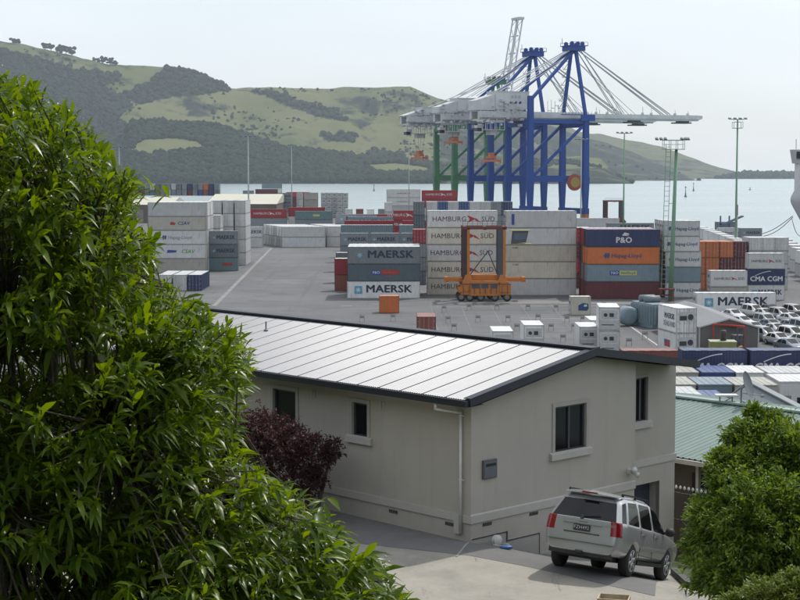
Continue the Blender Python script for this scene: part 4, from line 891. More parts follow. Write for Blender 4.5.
# --- near the house ridge
stack(379.3, 313.2, [('orange',)], 'small bright box alone on the open pavement', 10, 2.59, mode='side'); 
stack(416.8, 338, [('rust',)], 'end-on box half hidden by the silver roof', 20, 2.75, mode='door')
stack(523.5, 349, [('bright',)], 'lone end-on reefer right of the flat white roof', 20, 2.9, mode='unit', kind='reefer')
stack(492, 356, [('bright',)], 'end-on reefer with only its roof above the ridge', 20, 2.9, mode='unit', kind='reefer')
stack(570.8, 315.5, [('cream', 'bluemark')], 'cream single box standing on open pavement', 10, 2.8, mode='side', kind='reefer')
stack(598.5, 354, [('bright',), ('bright',)], 'two-high reefer pair nearest the ridge', 20, 2.75, mode='unit', kind='reefer', rot=-4)
stack(579, 349.5, [('bright',)], 'low reefer left of the two-high pair', 20, 2.75, mode='unit', kind='reefer'); stack(590, 342, [('bright',)], 'low reefer tucked behind the two-high pair', 20, 2.75, mode='unit', kind='reefer')
stack(622, 371, [('rust',)], 'flat pinkish roof peeping over the house ridge', 20, 2.2, mode='side')
g = onz(676, 359); ex = Vector((math.cos(R(11)), math.sin(R(11)), 0))
c = g + ex * CW / 2 + Vector((-ex.y, ex.x, 0)) * 3.03
for i, lg in enumerate(('usflag', 'maersk_sea')):
    o = container((c.x, c.y, 2.9 * i), R(11) - math.pi / 2, 6.06, 2.9, 'bright', ('lower', 'upper')[i] + ' white reefer of the pair beside the grey shed', 'reefers beside the shed', lg, 'dry')
    d = tmpl(6.06, 2.9, 'reefer'); mb = MB()
    mb.box(3.035, 3.07, -.95, .95, 1.45, 2.45); link('unit_panel', mb.mesh('unit_panel'), m_unitp, o)
    mb = MB(); mb.box(3.075, 3.09, -.85, .0, 1.5, 2.0); link('control_box', mb.mesh('control_box'), m_unit, o); mb = MB(); mb.lathe((3.075, .45, 1.85), (1, 0, 0), [(0, .34), (.02, .34), (.021, .1)], 14); link('cooling_fan', mb.mesh('cooling_fan'), m_unit, o)
# second face of lettering: the side seen here is the one facing the camera-left
# --- navy 20ft containers and site cabins below
for x, nm_ in ((681.5, 'left'), (749.8, 'right')):
    stack(x, 399, [('navy', 'cma')], nm_ + ' navy one standing over the cabin roofs', 20, 2.59, z0=2.0); g = onz(x, 399)
    tag(MB().box(g.x + .05, g.x + 6.0, g.y + .1, g.y + 2.3, 0, 1.97).build('half_height_container', paint('navy')), nm_ + ' dark blue half height box carrying a navy container', 'container', 'half height boxes')
if FILL:                                            # the boxes buried inside the stacks, which the picture hardly shows
    mb = MB(); cols_ = sorted({f[4] for f in FILL})
    for c_, r_, L__, H__, k_ in FILL:
        mb.mi = cols_.index(k_); q_ = MB().box(-L__/2, L__/2, -CW/2 + .01, CW/2 - .01, .02, H__ - .03); M_ = Matrix.Translation(Vector(c_)) @ Matrix.Rotation(r_, 4, 'Z'); mb.add([M_ @ Vector(v) for v in q_.v], q_.f)
    me = mb.mesh('stacked_containers')
    for k_ in cols_: me.materials.append(paint(k_))
    me.polygons.foreach_set('material_index', mb.m); me.update(); tag(link('stacked_containers', me), 'shipping containers buried inside and behind the visible stacks', kind='stuff')
def cabin(p0, p1, depth, col, label, z=3.2, pitch=.0, rot=0, wall=None):
    """roof front edge from p0 to p1 (photo positions) at height z"""
    a, b = onz(*p0, z), onz(*p1, z); Lx = (b - a).length; c = (a + b) / 2
    o = empty('site_cabin', (c.x, c.y, 0), math.atan2(b.y - a.y, b.x - a.x), label, 'cabin', 'low cabins and boxes below the navy containers')
    h = Lx / 2; wl = paint(wall or col)
    MB().box(-h + .05, h - .05, .05, depth - .05, 0, z - .02).build('wall', wl, o); mb = MB(); mb.box(-h, h, -.02, depth, z, z + .1); mb.build('roof', roofpaint(col), o)
    mb = MB(); mb.box(-h + .25, -h + 1.1, .025, .045, .1, 2.05); mb.build('door', mat('cabin_door', (.22, .23, .24), .5), o)
    if Lx > 2.6: MB().box(h - 1.5, h - .4, .025, .045, 1.0, 1.9).build('window', m_glass, o)
    mb = MB(); k = int(Lx / .5)
    for i in range(k + 1): x = -h + .02 + (Lx - .04) * i / k; mb.box(x - .02, x + .02, 0, depth - .02, z + .1, z + .125)
    mb.build('roof_rib', roofpaint(col), o)
    return o
cabin((672, 373.3), (699, 373.3), 5, 'beige', 'tan roofed cabin next to the house eave')
cabin((702, 373.3), (735, 373.3), 5, 'blue', 'blue roofed cabin under the left navy container')
cabin((736, 373.5), (764.5, 373.5), 5.2, 'bright', 'white roofed cabin between the two navy containers'); cabin((768, 374), (812, 374), 5.2, 'white', 'white roofed cabin under the right navy container')
cabin((664, 385.5), (696.5, 385.5), 5.2, 'beige', 'beige cabin roof in the middle row by the wall'); cabin((698, 385.5), (733, 385.5), 5, 'steel', 'blue grey cabin in the middle row'); cabin((735, 386), (778, 386), 5.2, 'beige', 'long beige roof in the middle row')
cabin((779, 382.5), (815, 382.5), 5, 'bright', 'white roofed cabin above the grey warehouse')
cabin((664, 398.5), (705.5, 398.5), 6.5, 'pale', 'grey flat roof nearest the green house'); cabin((706, 399), (727, 399), 4.5, 'blue', 'deep blue box just above the green roof')
# ============================================================ SHIP-TO-SHORE CRANES
m_blue = mat('crane_blue', (.001, .050, .26), .6, var=.12, scale=.2, streak=.1); m_cw = mat('crane_white', (.52, .54, .55), .5, var=.12, scale=.3, streak=.3, dirt=(.25, .22, .18)); m_cgreen = mat('crane_green', (.06, .20, .10), .6, var=.15, scale=.3)
m_cdark = mat('crane_dark', (.06, .07, .09), .6); m_orange = mat('spreader_orange', (.45, .12, .03), .5)
CD = Vector((-.40, .9165, 0)); CE = Vector((.9165, .40, 0))      # along the quay (away), across the quay (to the sea)
A0 = ony(585, 226, 615); A0 = Vector((A0.x, A0.y, 0))
def crane(k, label, mleg, boom_up=False, zg=40.5, apex=69.6, group=None):
    o = empty('ship_to_shore_crane', A0 + CD * k, math.atan2(CE.y, CE.x), label, 'gantry crane', 'ship to shore cranes on the quay')
    # local x: to the sea, y: along the quay away, origin: near sea leg
    G, D = -24.0, 18.0; P = lambda x, y, z: Vector((x, y, z))
    for x in (0, G):
        for y in (0, D):
            mb = MB(); zl = zg + 1 if (x == 0 or apex < 62) else zg + 9
            mb.hexa([P(x-.8, y-.7, 4.6), P(x+.8, y-.7, 4.6), P(x+.8, y+.7, 4.6), P(x-.8, y+.7, 4.6)], [P(x-1.4, y-.9, 19), P(x+1.4, y-.9, 19), P(x+1.4, y+.9, 19), P(x-1.4, y+.9, 19)])
            mb.hexa([P(x-1.15, y-.9, 19.0), P(x+1.15, y-.9, 19), P(x+1.15, y+.9, 19), P(x-1.15, y+.9, 19)], [P(x-1.0, y-.8, zl), P(x+1.0, y-.8, zl), P(x+1.0, y+.8, zl), P(x-1.0, y+.8, zl)])
            mb.build('leg', mleg, o)
            b = MB()
            for q in (-3.2, -1.2, 1.2, 3.2): b.lathe(P(x - .4, y + q, .75), (1, 0, 0), [(0, .7), (.15, .75), (.65, .75), (.8, .7)], 10)
            b.box(x - .7, x + .7, y - 4, y + 4, 1.2, 2.4); b.box(x - .8, x + .8, y - 1.6, y + 1.6, 2.4, 4.8); b.build('bogie', m_cdark if y else m_orange, o)
        MB().hexa([P(x-.9, -1.5, 4.8), P(x+.9, -1.5, 4.8), P(x+.9, D+1.5, 4.8), P(x-.9, D+1.5, 4.8)], [P(x-.9, -1.5, 7.0), P(x+.9, -1.5, 7.0), P(x+.9, D+1.5, 7.0), P(x-.9, D+1.5, 7.0)]).build('sill_beam', mleg, o)
        MB().box(x - .9, x + .9, .9, D - .9, zg - 2.5, zg + .2).build('cross_beam', mleg, o)
    for y in (0, D):
        MB().box(G + 1, -1, y - .65, y + .65, 17.2, 19.5).build('portal_beam', mleg, o)
        MB().bar(P(-.6, y, zg - 1.5), P(G + 1.6, y, 19.6), .9, 1.0).build('diagonal_brace', mleg, o)
        MB().box(G + .9, -.9, y - .6, y + .6, zg - 1.2, zg + .3).build('upper_beam', mleg, o)
        mb = MB(); mb.bar(P(0, y, zg + .8), P(-.6, D/2 + (-1.6 if y == 0 else 1.6), apex - 1.5), 1.1, 1.1); mb.build('apex_mast', mleg, o)
        if apex > 60: MB().bar(P(G + .6, y, zg + 8), P(-1.2, D/2 + (-1.2 if y == 0 else 1.2), apex - 2), 1.0, 1.0).build('back_stay', mleg, o)
    MB().box(-3.6, 2.6, D/2 - 3.6, D/2 + 3.6, apex - 2.2, apex - .4).box(-4.2, 3.6, D/2 - 4, D/2 + 4, apex - .4, apex - .15).build('apex_platform', mleg, o)
    mb = MB()
    for x in (-4.1, -1.5, 1.2, 3.5):
        for y in (D/2 - 3.9, D/2 + 3.9): mb.box(x - .06, x + .06, y - .06, y + .06, apex - .15, apex + 1.1)
    for y in (D/2 - 3.9, D/2 + 3.9): mb.box(-4.1, 3.5, y - .05, y + .05, apex + 1.0, apex + 1.12)
    for x in (-2.6, 0, 2.0): mb.lathe(P(x, D/2 - 2.5, apex + .5), (0, 1, 0), [(0, .9), (.4, .9)], 10); mb.lathe(P(x, D/2 + 2.1, apex + .5), (0, 1, 0), [(0, .9), (.4, .9)], 10)
    mb.tube(P(-5.6, D/2, apex + .2), P(-5.6, D/2, apex + 2.5), .1); mb.build('sheave_frame', m_cdark if boom_up else m_blue, o)
    # girder (twin boxes), rails and walkways
    x0, x1 = G - 19, 4.0
    for y in (D/2 - 4.2, D/2 + 2.6):
        MB().box(x0, x1 - 2.5, y, y + 1.6, zg + .4, zg + 3.2).build('main_girder', m_cw, o)
    w = MB(); w.box(x0, x1, D/2 - 5.6, D/2 - 4.3, zg + .9, zg + 1.05)
    for i in range(18): x = x0 + (x1 - x0) * i / 17; w.box(x - .07, x + .07, D/2 - 5.6, D/2 - 5.5, zg + 1.05, zg + 2.2)
    w.box(x0, x1, D/2 - 5.62, D/2 - 5.5, zg + 2.1, zg + 2.2); w.box(x0, x1, D/2 - 5.62, D/2 - 5.5, zg + 1.55, zg + 1.62)
    for i in range(7): x = x0 + 1 + i * 3.2; w.box(x - .3, x + .3, D/2 - 4, D/2 + 4, zg - .3, zg + .4)
    w.build('walkway', m_cw, o)
    # machinery house with marks
    hh_ = {0: 10.6, 33: 9.4}.get(int(k), 7.0); h = MB(); h.box(G - 12, G + 2.2, D/2 - 3.8, D/2 + 3.8, zg + 4.0, zg + hh_); h.box(G - 12.2, G + 2.4, D/2 - 4.0, D/2 + 4.0, zg + hh_, zg + hh_ + .2); h.hexa([P(G - 20, D/2 - 3.4, zg + 3.6), P(G - 12, D/2 - 3.4, zg + 3.6), P(G - 12, D/2 + 3.4, zg + 3.6), P(G - 20, D/2 + 3.4, zg + 3.6)], [P(G - 20, D/2 - 3.4, zg + hh_ - 3.4), P(G - 12, D/2 - 3.4, zg + hh_ - .9), P(G - 12, D/2 + 3.4, zg + hh_ - .9), P(G - 20, D/2 + 3.4, zg + hh_ - 3.4)]); h.box(G - 11.5, G - .5, D/2 - 3.4, D/2 + 3.4, zg + 3.1, zg + 4.0)
    hh = h.build('machinery_house', m_cw, o)
    if not boom_up:
        mb = MB()
        for r_, zz in ((0, zg + 6.6), ):
            for i in range(3): x = G - 6.2 + i * 1.9; mb.add([P(x, D/2 - 3.82, zz - .5), P(x + 1.1, D/2 - 3.82, zz - .5), P(x + 1.4, D/2 - 3.82, zz + .1), P(x + .8, D/2 - 3.82, zz + .6), P(x + .2, D/2 - 3.82, zz + .1)], [(0, 1, 2, 3, 4)])
        mb.build('painted_mark', flat('navy', (.03, .04, .12)), hh, fix=False)
        mb = MB()
        for i in range(3): x = G - 5.6 + i * 1.5; mb.add([P(x, D/2 - 3.82, zg + 8.2), P(x + 1.1, D/2 - 3.82, zg + 8.2), P(x + 1.1, D/2 - 3.82, zg + 9.3), P(x, D/2 - 3.82, zg + 9.3)], [(0, 1, 2, 3)])
        mb.build('painted_mark', flat('palemark', (.36, .38, .40)), hh, fix=False)
    c = MB()   # clutter on the back-reach: hoist platforms, cable drums, stairs
    for i in range(46):
        x = x0 + random.uniform(-1, 18); z = zg + random.uniform(-2.5, 7); c.box(x, x + random.uniform(.3, 1.6), D/2 - random.uniform(3.5, 5.5), D/2 - 3, z, z + random.uniform(.15, 1.1))
    for i in range(12):
        x = x0 + i * 1.5; c.box(x, x + .12, D/2 - 5.2, D/2 - 5.05, zg + 2, zg + random.uniform(3.5, 6.5)); c.box(x, x + 1.4, D/2 - 5.2, D/2 - 5.05, zg + 4.2, zg + 4.3)
    c.build('service_platforms', m_cw, o)
    # trolley with cabin and spreader under the back-reach
    tx = G - 12
    t = MB(); t.box(tx - 4, tx + 4, D/2 - 3.4, D/2 + 3.4, zg - .9, zg + .1)
    for i in range(5): xx = tx - 4 + i * 2; t.box(xx - .1, xx + .1, D/2 - 3.4, D/2 - 3.2, zg - 3.6, zg - .9); t.box(xx - .1, xx + .1, D/2 + 3.2, D/2 + 3.4, zg - 3.6, zg - .9)
    t.box(tx - 4, tx + 4, D/2 - 3.5, D/2 + 3.5, zg - 3.8, zg - 3.6); t.box(tx - 1.5, tx + 2, D/2 - 1.5, D/2 + 1.5, zg - 5.6, zg - 3.8); t.build('trolley', m_cw, o)
    t = MB(); t.box(tx - 6.5, tx - 4.1, D/2 - 1.3, D/2 + 1.3, zg - 4.8, zg - 2.0); cb = t.build('operator_cabin', m_cw, o); MB().box(tx - 6.52, tx - 4.6, D/2 - 1.32, D/2 + 1.32, zg - 4.3, zg - 3.0).build('cabin_window', m_glass, cb)
    sz = {0: 26, 33: 33.5}.get(int(k), 27.5)
    s = MB(); s.box(tx - 1.0, tx + 1.0, D/2 - 2.4, D/2 + 2.4, sz, sz + 1.0); s.box(tx - 1.2, tx + 1.2, D/2 - 6, D/2 + 6, sz - 1.2, sz - .4); s.box(tx - .7, tx + .7, D/2 - 1.4, D/2 + 1.4, sz + 1, sz + 2.2)
    for sx in (-1, 1):
        for sy in (-1, 1): s.bar(P(tx + sx * 1.1, D/2 + sy * 5.9, sz - 1.9), P(tx + sx * 1.1, D/2 + sy * 5.9, sz - .4), .3); s.bar(P(tx + sx * .9, D/2 + sy * 2, sz - .4), P(tx + sx * .9, D/2 + sy * 2, sz + .6), .3)
    s.build('spreader', m_orange, o)
    s = MB()
    for sx in (-1, 1):
        for sy in (-1, 1): s.tube(P(tx + sx * .8, D/2 + sy * 1.3, sz + 1), P(tx + sx * 1.6, D/2 + sy * 2, zg - 3.7), .05, n=5)
    s.build('hoist_rope', m_cdark, o)
    # boom
    BL = 55.0
    if not boom_up:
        for y in (D/2 - 3.0, D/2 + 1.6):
            mb = MB(); mb.box(2.0, BL, y, y + 1.4, zg + .6, zg + 2.9); mb.hexa([P(BL, y, zg + .9), P(BL, y + 1.4, zg + .9), P(BL, y + 1.4, zg + 2.9), P(BL, y, zg + 2.9)], [P(BL + 2, y, zg + 1.6), P(BL + 2, y + 1.4, zg + 1.6), P(BL + 2, y + 1.4, zg + 2.7), P(BL + 2, y, zg + 2.7)]); mb.build('boom_girder', m_cw, o)
        mb = MB(); mb.box(2, BL, D/2 - 4.2, D/2 - 3.1, zg + 1.2, zg + 1.32)
        for i in range(30): x = 3 + (BL - 3) * i / 29; mb.box(x - .05, x + .05, D/2 - 4.2, D/2 - 4.1, zg + 1.3, zg + 2.4)
        mb.box(2, BL, D/2 - 4.22, D/2 - 4.12, zg + 2.34, zg + 2.44)
        for x in (12, 24, 36, 48, BL - .5): mb.box(x - .5, x + .5, D/2 - 2, D/2 + 2, zg + .9, zg + 2.4)
        for x, h in ((8, 2.6), (13, 2.2), (17, 3.2), (29, 3.0), (33, 3.4), (44, 2), (50, 1.6)): mb.box(x - .08, x + .08, D/2 - 3.2, D/2 - 3.04, zg + 2.9, zg + 2.9 + h); mb.box(x - .4, x + .4, D/2 - 3.3, D/2 - 2.5, zg + 2.9, zg + 3.6)
        mb.build('boom_walkway', m_cw, o)
        mb = MB()
        for x in (27, 49.5): mb.box(x - 3.4, x + 3.4, D/2 - 1.5, D/2 + 3.0, zg - .35, zg + .15); mb.box(x - 2.5, x + 2.5, D/2 - 1, D/2 + 1, zg + .15, zg + .9)
        mb.build('boom_underframe', m_cdark, o)
        mb = MB()
        for y in (D/2 - 2.3, D/2 + 2.3):
            for x, w_ in ((20, .22), (21, .22), (41, .3), (42.2, .3)): mb.bar(P(1, D/2 + (y - D/2) * .6, apex - 1), P(x, y, zg + 3.1), w_, w_)
            mb.bar(P(1, D/2, apex - 6), P(26, y, zg + 3), .16, .16)
        mb.build('fore_stay', mat('stay_grey', (.30, .32, .34), .5), o)
        mb = MB()
        for y in (D/2 - 2.3, D/2 + 2.3): mb.bar(P(-1, D/2 + (y - D/2) * .6, apex - 1), P(G - 10, y, zg + 10.6), .35, .35); mb.bar(P(-1, D/2 + (y - D/2) * .6, apex - 3), P(G - 3, y, zg + 10.6), .3, .3)
        mb.bar(P(-1, D/2 - 1, apex - 1), P(G - 17, D/2 - 3, zg + 4), .2, .2)
        mb.build('rear_tie', m_cw, o)
        mb = MB()                                   # ladder tower behind the mast, platform on the sea leg
        for z in np.arange(zg + 2, apex - 4, 3.0): u = (z - zg) / (apex - zg); y = D/2 + (D/2 - 1.6) * (1 - u) + 1.2; mb.box(-2.4, .6, y, y + 1.4, z, z + .15); mb.bar(P(-2.2, y + 1.2, z), P(-.2, y + 1.2, z + 2.6), .18); mb.box(-2.4, -2.3, y + 1.3, y + 1.4, z, z + 1.2); mb.box(.5, .6, y + 1.3, y + 1.4, z, z + 1.2)
        for i in range(6): x = -9 + i * 1.6; mb.box(x, x + .12, D/2 + 5, D/2 + 5.12, zg + 3, zg + 3 + random.uniform(2, 7)); mb.box(x, x + 1.6, D/2 + 5, D/2 + 5.12, zg + 4 + i % 3, zg + 4.2 + i % 3)
        mb.build('ladder_tower', mat('ladder_grey', (.22, .24, .27), .6), o)
        mb = MB(); mb.box(-3, 3, -1.8, -1.2, zg - .2, zg + 2.2); mb.box(-11, -1, -1.4, 0, zg + 2.0, zg + 2.25)
        for x in np.arange(-11, 3, 1.4): mb.box(x, x + .08, -1.4, -1.3, zg + 2.2, zg + 3.3)
        mb.build('leg_head_platform', m_blue, o)
    else:
        tilt = R(80); d = Vector((math.cos(tilt), 0, math.sin(tilt))); n = Vector((-math.sin(tilt), 0, math.cos(tilt))); base = P(2, D/2, zg + 1); mb = MB(); Lb = 45
        for y in (-3.0, 3.0):
            for off in (-1.0, 1.0): mb.bar(base + n * off + P(0, y, 0), base + n * off + P(0, y * .85, 0) + d * Lb, .45, .45)
            for i in range(12): a = base + d * (Lb * i / 12) + P(0, y, 0); b = base + d * (Lb * (i + 1) / 12) + P(0, y, 0); s = 1 if i % 2 else -1; mb.bar(a + n * s, b - n * s, .2, .2)
        for i in range(7): a = base + d * (Lb * i / 6); mb.bar(a + P(0, -3, 0), a + P(0, 3, 0), .4, .5)
        mb.bar(base + d * Lb + P(0, -3.5, 0), base + d * Lb + P(0, 3.5, 0), 2.6, 1.0); mb.build('raised_boom', m_cw, o)
        mb = MB(); mb.bar(P(0, D/2, apex), P(G - 8, D/2 - 2, zg + 6), .3); mb.bar(P(0, D/2, apex), P(G - 16, D/2 + 2, zg + 4), .3); mb.bar(P(0, D/2, apex), base + d * 26, .3); mb.build('rear_tie', m_cw, o)
    mb = MB(); mb.lathe(P(-5.5, -1.6, 17), (0, 1, 0), [(0, 2.9), (.1, 3.2), (.5, 3.2), (.6, 2.9)], 22)
    if k == 0: cr_ = mb.build('cable_reel', mat('reel_red', (.28, .05, .03), .6), o); MB().lathe(P(-5.5, -1.75, 17), (0, 1, 0), [(0, 2.0), (.12, 2.0)], 20).build('cable_coil', mat('coil', (.30, .22, .05), .7), cr_)
    return o
crane(0, 'nearest blue gantry crane with its white boom reaching right over the water', m_blue)
crane(33, 'second blue gantry crane just behind and left of the nearest one', m_blue)
crane(66, 'farther green legged crane with its white lattice boom raised steeply', m_cgreen, True, apex=60)

# ============================================================ STRADDLE CARRIERS
m_scor = mat('carrier_orange', (.46, .15, .02), .5, var=.15, scale=.8, streak=.3); m_tyre = mat('tyre', (.02, .02, .02), .85, var=.1); m_hub = mat('hub', (.16, .16, .15), .6)
m_scred = mat('carrier_red', (.13, .035, .03), .55, var=.1)
def carrier(px, py, Hh, mcol, mlow, label, s=1.0, low=True, rz=0):
    o = empty('straddle_carrier', onz(px + (2 if low else 0), py), rz, label, 'straddle carrier', 'straddle carriers in the yard'); Wd, Ln = 4.9, 8.6
    def bx(mb, x0, x1, y0, y1, z0, z1): mb.box(x0*s, x1*s, y0*s, y1*s, z0*s, z1*s)
    for y in (0, Wd):
        mb = MB(); bx(mb, -4.0, 4.2, y - .35, y + .35, 1.1, 2.9); bx(mb, -2.4, 2.2, y - .46, y + .42, .95, 3.4); bx(mb, -3.7, -2.5, y - .5, y + .4, 1.7, 3.5); bx(mb, 2.4, 3.9, y - .5, y + .4, 1.5, 3.3); bx(mb, -4.4, -3.6, y - .4, y + .4, 1.5, 2.4); bx(mb, 3.4, 4.1, y - .4, y + .4, 1.5, 2.7)
        for x in (-2.85, 2.85): mb.hexa([Vector(v)*s for v in ((x-.9,y-.4,3.1),(x+.9,y-.4,3.1),(x+.9,y+.4,3.1),(x-.9,y+.4,3.1))], [Vector(v)*s for v in ((x-.4,y-.35,4.4),(x+.4,y-.35,4.4),(x+.4,y+.35,4.4),(x-.4,y+.35,4.4))])
        bevel(mb.build('side_frame', mlow, o), .05)
        mb = MB()
        for x in np.arange(-3.6, 4, .9): bx(mb, x, x + .1, y - .56, y - .5, 1.3, 2.7)
        for x0_, x1_ in ((-2.2, -1.0), (-.6, .5), (.9, 2.0)): bx(mb, x0_, x1_, y - .52, y - .47, 2.2, 3.0)
        bx(mb, -4.2, 4.2, y - .6, y - .5, 2.85, 2.95); mb.build('step_rail', m_cdark, o)
        for i, x in enumerate((-3.9, -2.5, -.7, 1.6, 3.6) if y == 0 else (-3.9, -1.5, 1.2, 3.6)):
            w = MB(); w.lathe(Vector((x, y - .22, .72))*s, (0, 1, 0), [(0, .5*s), (.04, .66*s), (.1*s, .72*s), (.34*s, .72*s), (.4*s, .66*s), (.44*s, .5*s)], 18); w = w.build('wheel', m_tyre, o, True)
            MB().lathe(Vector((x, y - .25, .72))*s, (0, 1, 0), [(0, .15*s), (.02, .38*s), (.05, .40*s), (.47*s, .40*s)], 14).build('rim', m_hub, w)
        for x in (-2.75, 3.1):
            mb = MB(); bx(mb, x - .22, x + .22, y - .3, y + .3, 3.0, Hh - .4); mb.build('mast', mcol if y == 0 else mlow, o)
            mb = MB(); bx(mb, x - 1.0, x - .24, y - .25, y + .25, 3.4, Hh - .5)
            for z in np.arange(3.6, Hh - 1, .45): bx(mb, x - .98, x - .3, y - .28, y - .26, z, z + .06)
            mb.build('hoist_track', mat('track_maroon', (.05, .025, .03), .6, var=.3) if x < 0 else m_cdark, o)
    mb = MB()
    for y in (0, Wd): bx(mb, -3.8, 3.5, y - .3, y + .3, Hh - .6, Hh - .1)
    for x in (-3.3, 0, 3.1): bx(mb, x - .25, x + .25, .3, Wd - .3, Hh - .7, Hh - .15)
    mb.build('top_frame', m_scred if mcol is m_scor else mcol, o)
    mb = MB(); 
    for x in np.arange(-3.7, 3.5, .8): bx(mb, x - .03, x + .03, -.3, -.25, Hh - .1, Hh + .75)
    bx(mb, -3.7, 3.4, -.3, -.25, Hh + .7, Hh + .76); bx(mb, -3.7, 3.4, -.3, -.25, Hh + .3, Hh + .34); mb.build('guard_rail', m_cdark, o)
    if low:
        mb = MB(); bx(mb, -6.5, 6.6, 1.0, 1.6, 3.2, 3.8); bx(mb, -6.5, 6.6, 3.2, 3.8, 3.2, 3.8); bx(mb, -6.6, -6.0, .9, 3.9, 3.1, 3.9); bx(mb, 6.1, 6.7, .9, 3.9, 3.1, 3.9); bx(mb, -2.6, 2.9, .8, 4, 3.3, 4.3); mb.build('spreader', mlow, o)
        mb = MB(); a = Vector((.5, .9, 8.2))*s
        for b in ((-2.6, .9, 4.1), (2.2, .9, 4.1)): mb.bar(a, Vector(b)*s, .17, .17)
        mb.build('hoist_chain', m_cdark, o)
        mb = MB(); mb.hexa([Vector(v)*s for v in ((4.3,-.6,Hh-2.9),(6.6,-.6,Hh-2.7),(6.6,1.4,Hh-2.7),(4.3,1.4,Hh-2.9))], [Vector(v)*s for v in ((4.5,-.6,Hh-.9),(7.0,-.6,Hh-.9),(7.0,1.4,Hh-.9),(4.5,1.4,Hh-.9))]); cb = mb.build('cab', m_cdark, o)
        mb = MB(); mb.add([Vector(v)*s for v in ((4.7,-.62,Hh-2.3),(6.5,-.62,Hh-2.2),(6.75,-.62,Hh-1.2),(4.7,-.62,Hh-1.2))], [(0,1,2,3)]); mb.build('cab_window', glass('cab_glass', (.10, .14, .18)), cb)
        mb = MB(); bx(mb, 4.0, 7.4, -.7, 1.5, Hh - .85, Hh - .7); bx(mb, 4.3, 7.6, -.8, 1.6, Hh - 3.05, Hh - 2.92); mb.build('cab_platform', mat('yellow_grey', (.30, .28, .10)), o)
    return o
carrier(483, 301.5, 12.4, m_scor, m_scor, 'orange straddle carrier parked in front of the tall white block')
carrier(614.5, 229, 10.6, m_scred, m_scred, 'distant red straddle carrier frame beyond the navy-topped stack', low=False)

# ============================================================ LIGHT POLES
m_pole = mat('pole_galv', (.30, .36, .34), .6, var=.15, scale=.4); m_gpole = mat('pole_green', (.16, .30, .20), .6, var=.1)
def light_pole(px_top, py_top, by, label, mp=m_pole, r=.22, heads=4, px_b=None, basket=False):
    b = onz(px_b or px_top, by); o = empty('light_pole', b, 0, label, 'light pole', 'yard floodlight poles'); h = ony(px_top, py_top, b.y).z
    MB().tube((0, 0, 0), (0, 0, h), r, r * .6, 10).build('pole', mp, o, True)
    mb = MB(); mb.box(-1.3, 1.3, -.08, .08, h - .15, h)
    if basket: 
        mb.box(-.9, .9, -.9, .9, h - 1.9, h - 1.8)
        for x in (-.9, .9):
            for y in (-.9, .9): mb.box(x - .04, x + .04, y - .04, y + .04, h - 1.8, h - .6)
        mb.box(-.95, .95, -.95, -.88, h - .65, h - .58); mb.box(-.95, .95, .88, .95, h - .65, h - .58)
    mb.build('crossarm', mp, o)
    for i in range(heads): x = -1.6 + 3.2 * i / (heads - 1); MB().hexa([Vector((x-.3,-.45,h-.1)), Vector((x+.3,-.45,h-.1)), Vector((x+.3,.35,h+.1)), Vector((x-.3,.35,h+.1))], [Vector((x-.25,-.4,h+.1)), Vector((x+.25,-.4,h+.1)), Vector((x+.25,.3,h+.3)), Vector((x-.25,.3,h+.3))]).build('lamp_head', m_cdark, o)
    return o
light_pole(249, 136.5, 262.5, 'floodlight pole standing beside the tall door-end columns'); light_pole(292, 147, 233, 'slim distant floodlight pole before the wooded hill', r=.2)
light_pole(120.5, 147, 250, 'floodlight pole partly hidden by the near tree'); light_pole(409, 144, 238, 'thin floodlight pole left of the distant white stack', r=.18); light_pole(580.5, 139.5, 246, 'floodlight pole standing in front of the nearest blue crane')
light_pole(623, 133, 262, 'floodlight pole between the nearest crane and the lattice mast', m_gpole); light_pole(735, 119, 276, 'tallest green floodlight pole among the orange container ends', m_gpole, .26, basket=True)
b = onz(670.5, 301); o = empty('light_mast', b, 0, 'ladder-sided green light mast in front of the white stack', 'light mast'); h = ony(674.5, 149, b.y).z; lean = .9
MB().tube((0, 0, 0), (.62, 0, h), .42, .24, 12).build('pole', m_gpole, o, True)
mb = MB()
for x in (-1.75, -.95): mb.tube((x + .2, .2, 1.5), (x + .72, .2, h + .8), .05, n=6)
for z in np.arange(2, h + .8, .8): f = (z - 1.5) / (h - .7) * .52; mb.tube((-1.55 + f, .2, z), (-.75 + f, .2, z), .035, n=5)
for z in np.arange(6, h, 5): f = (z - 1.5) / (h - .7) * .52; mb.tube((-.75 + f, .2, z), (.3 + f * .5, 0, z), .04, n=5)
mb.build('ladder', m_gpole, o)
mb = MB(); mb.box(-1.6, 1.9, -.9, .9, h - .1, h); mb.box(-2.0, 2.3, -.1, .1, h + 1.4, h + 1.5)
for x in (-1.5, -.4, .7, 1.8):
    for y in (-.85, .85): mb.box(x - .04, x + .04, y - .04, y + .04, h, h + 1.5)
for z in (h + .7, h + 1.35): mb.box(-1.5, 1.8, -.88, -.82, z, z + .06); mb.box(-1.5, 1.8, .82, .88, z, z + .06)
mb.build('basket', m_pole, o)
for x in (-2.6, -1.9, -1.2, 1.5, 2.1, 2.5): MB().hexa([Vector((x-.25,-.5,h+1.4)), Vector((x+.25,-.5,h+1.4)), Vector((x+.25,.3,h+1.6)), Vector((x-.25,.3,h+1.6))], [Vector((x-.2,-.45,h+1.65)), Vector((x+.2,-.45,h+1.65)), Vector((x+.2,.25,h+1.9)), Vector((x-.2,.25,h+1.9))]).build('lamp_head', m_cdark, o)
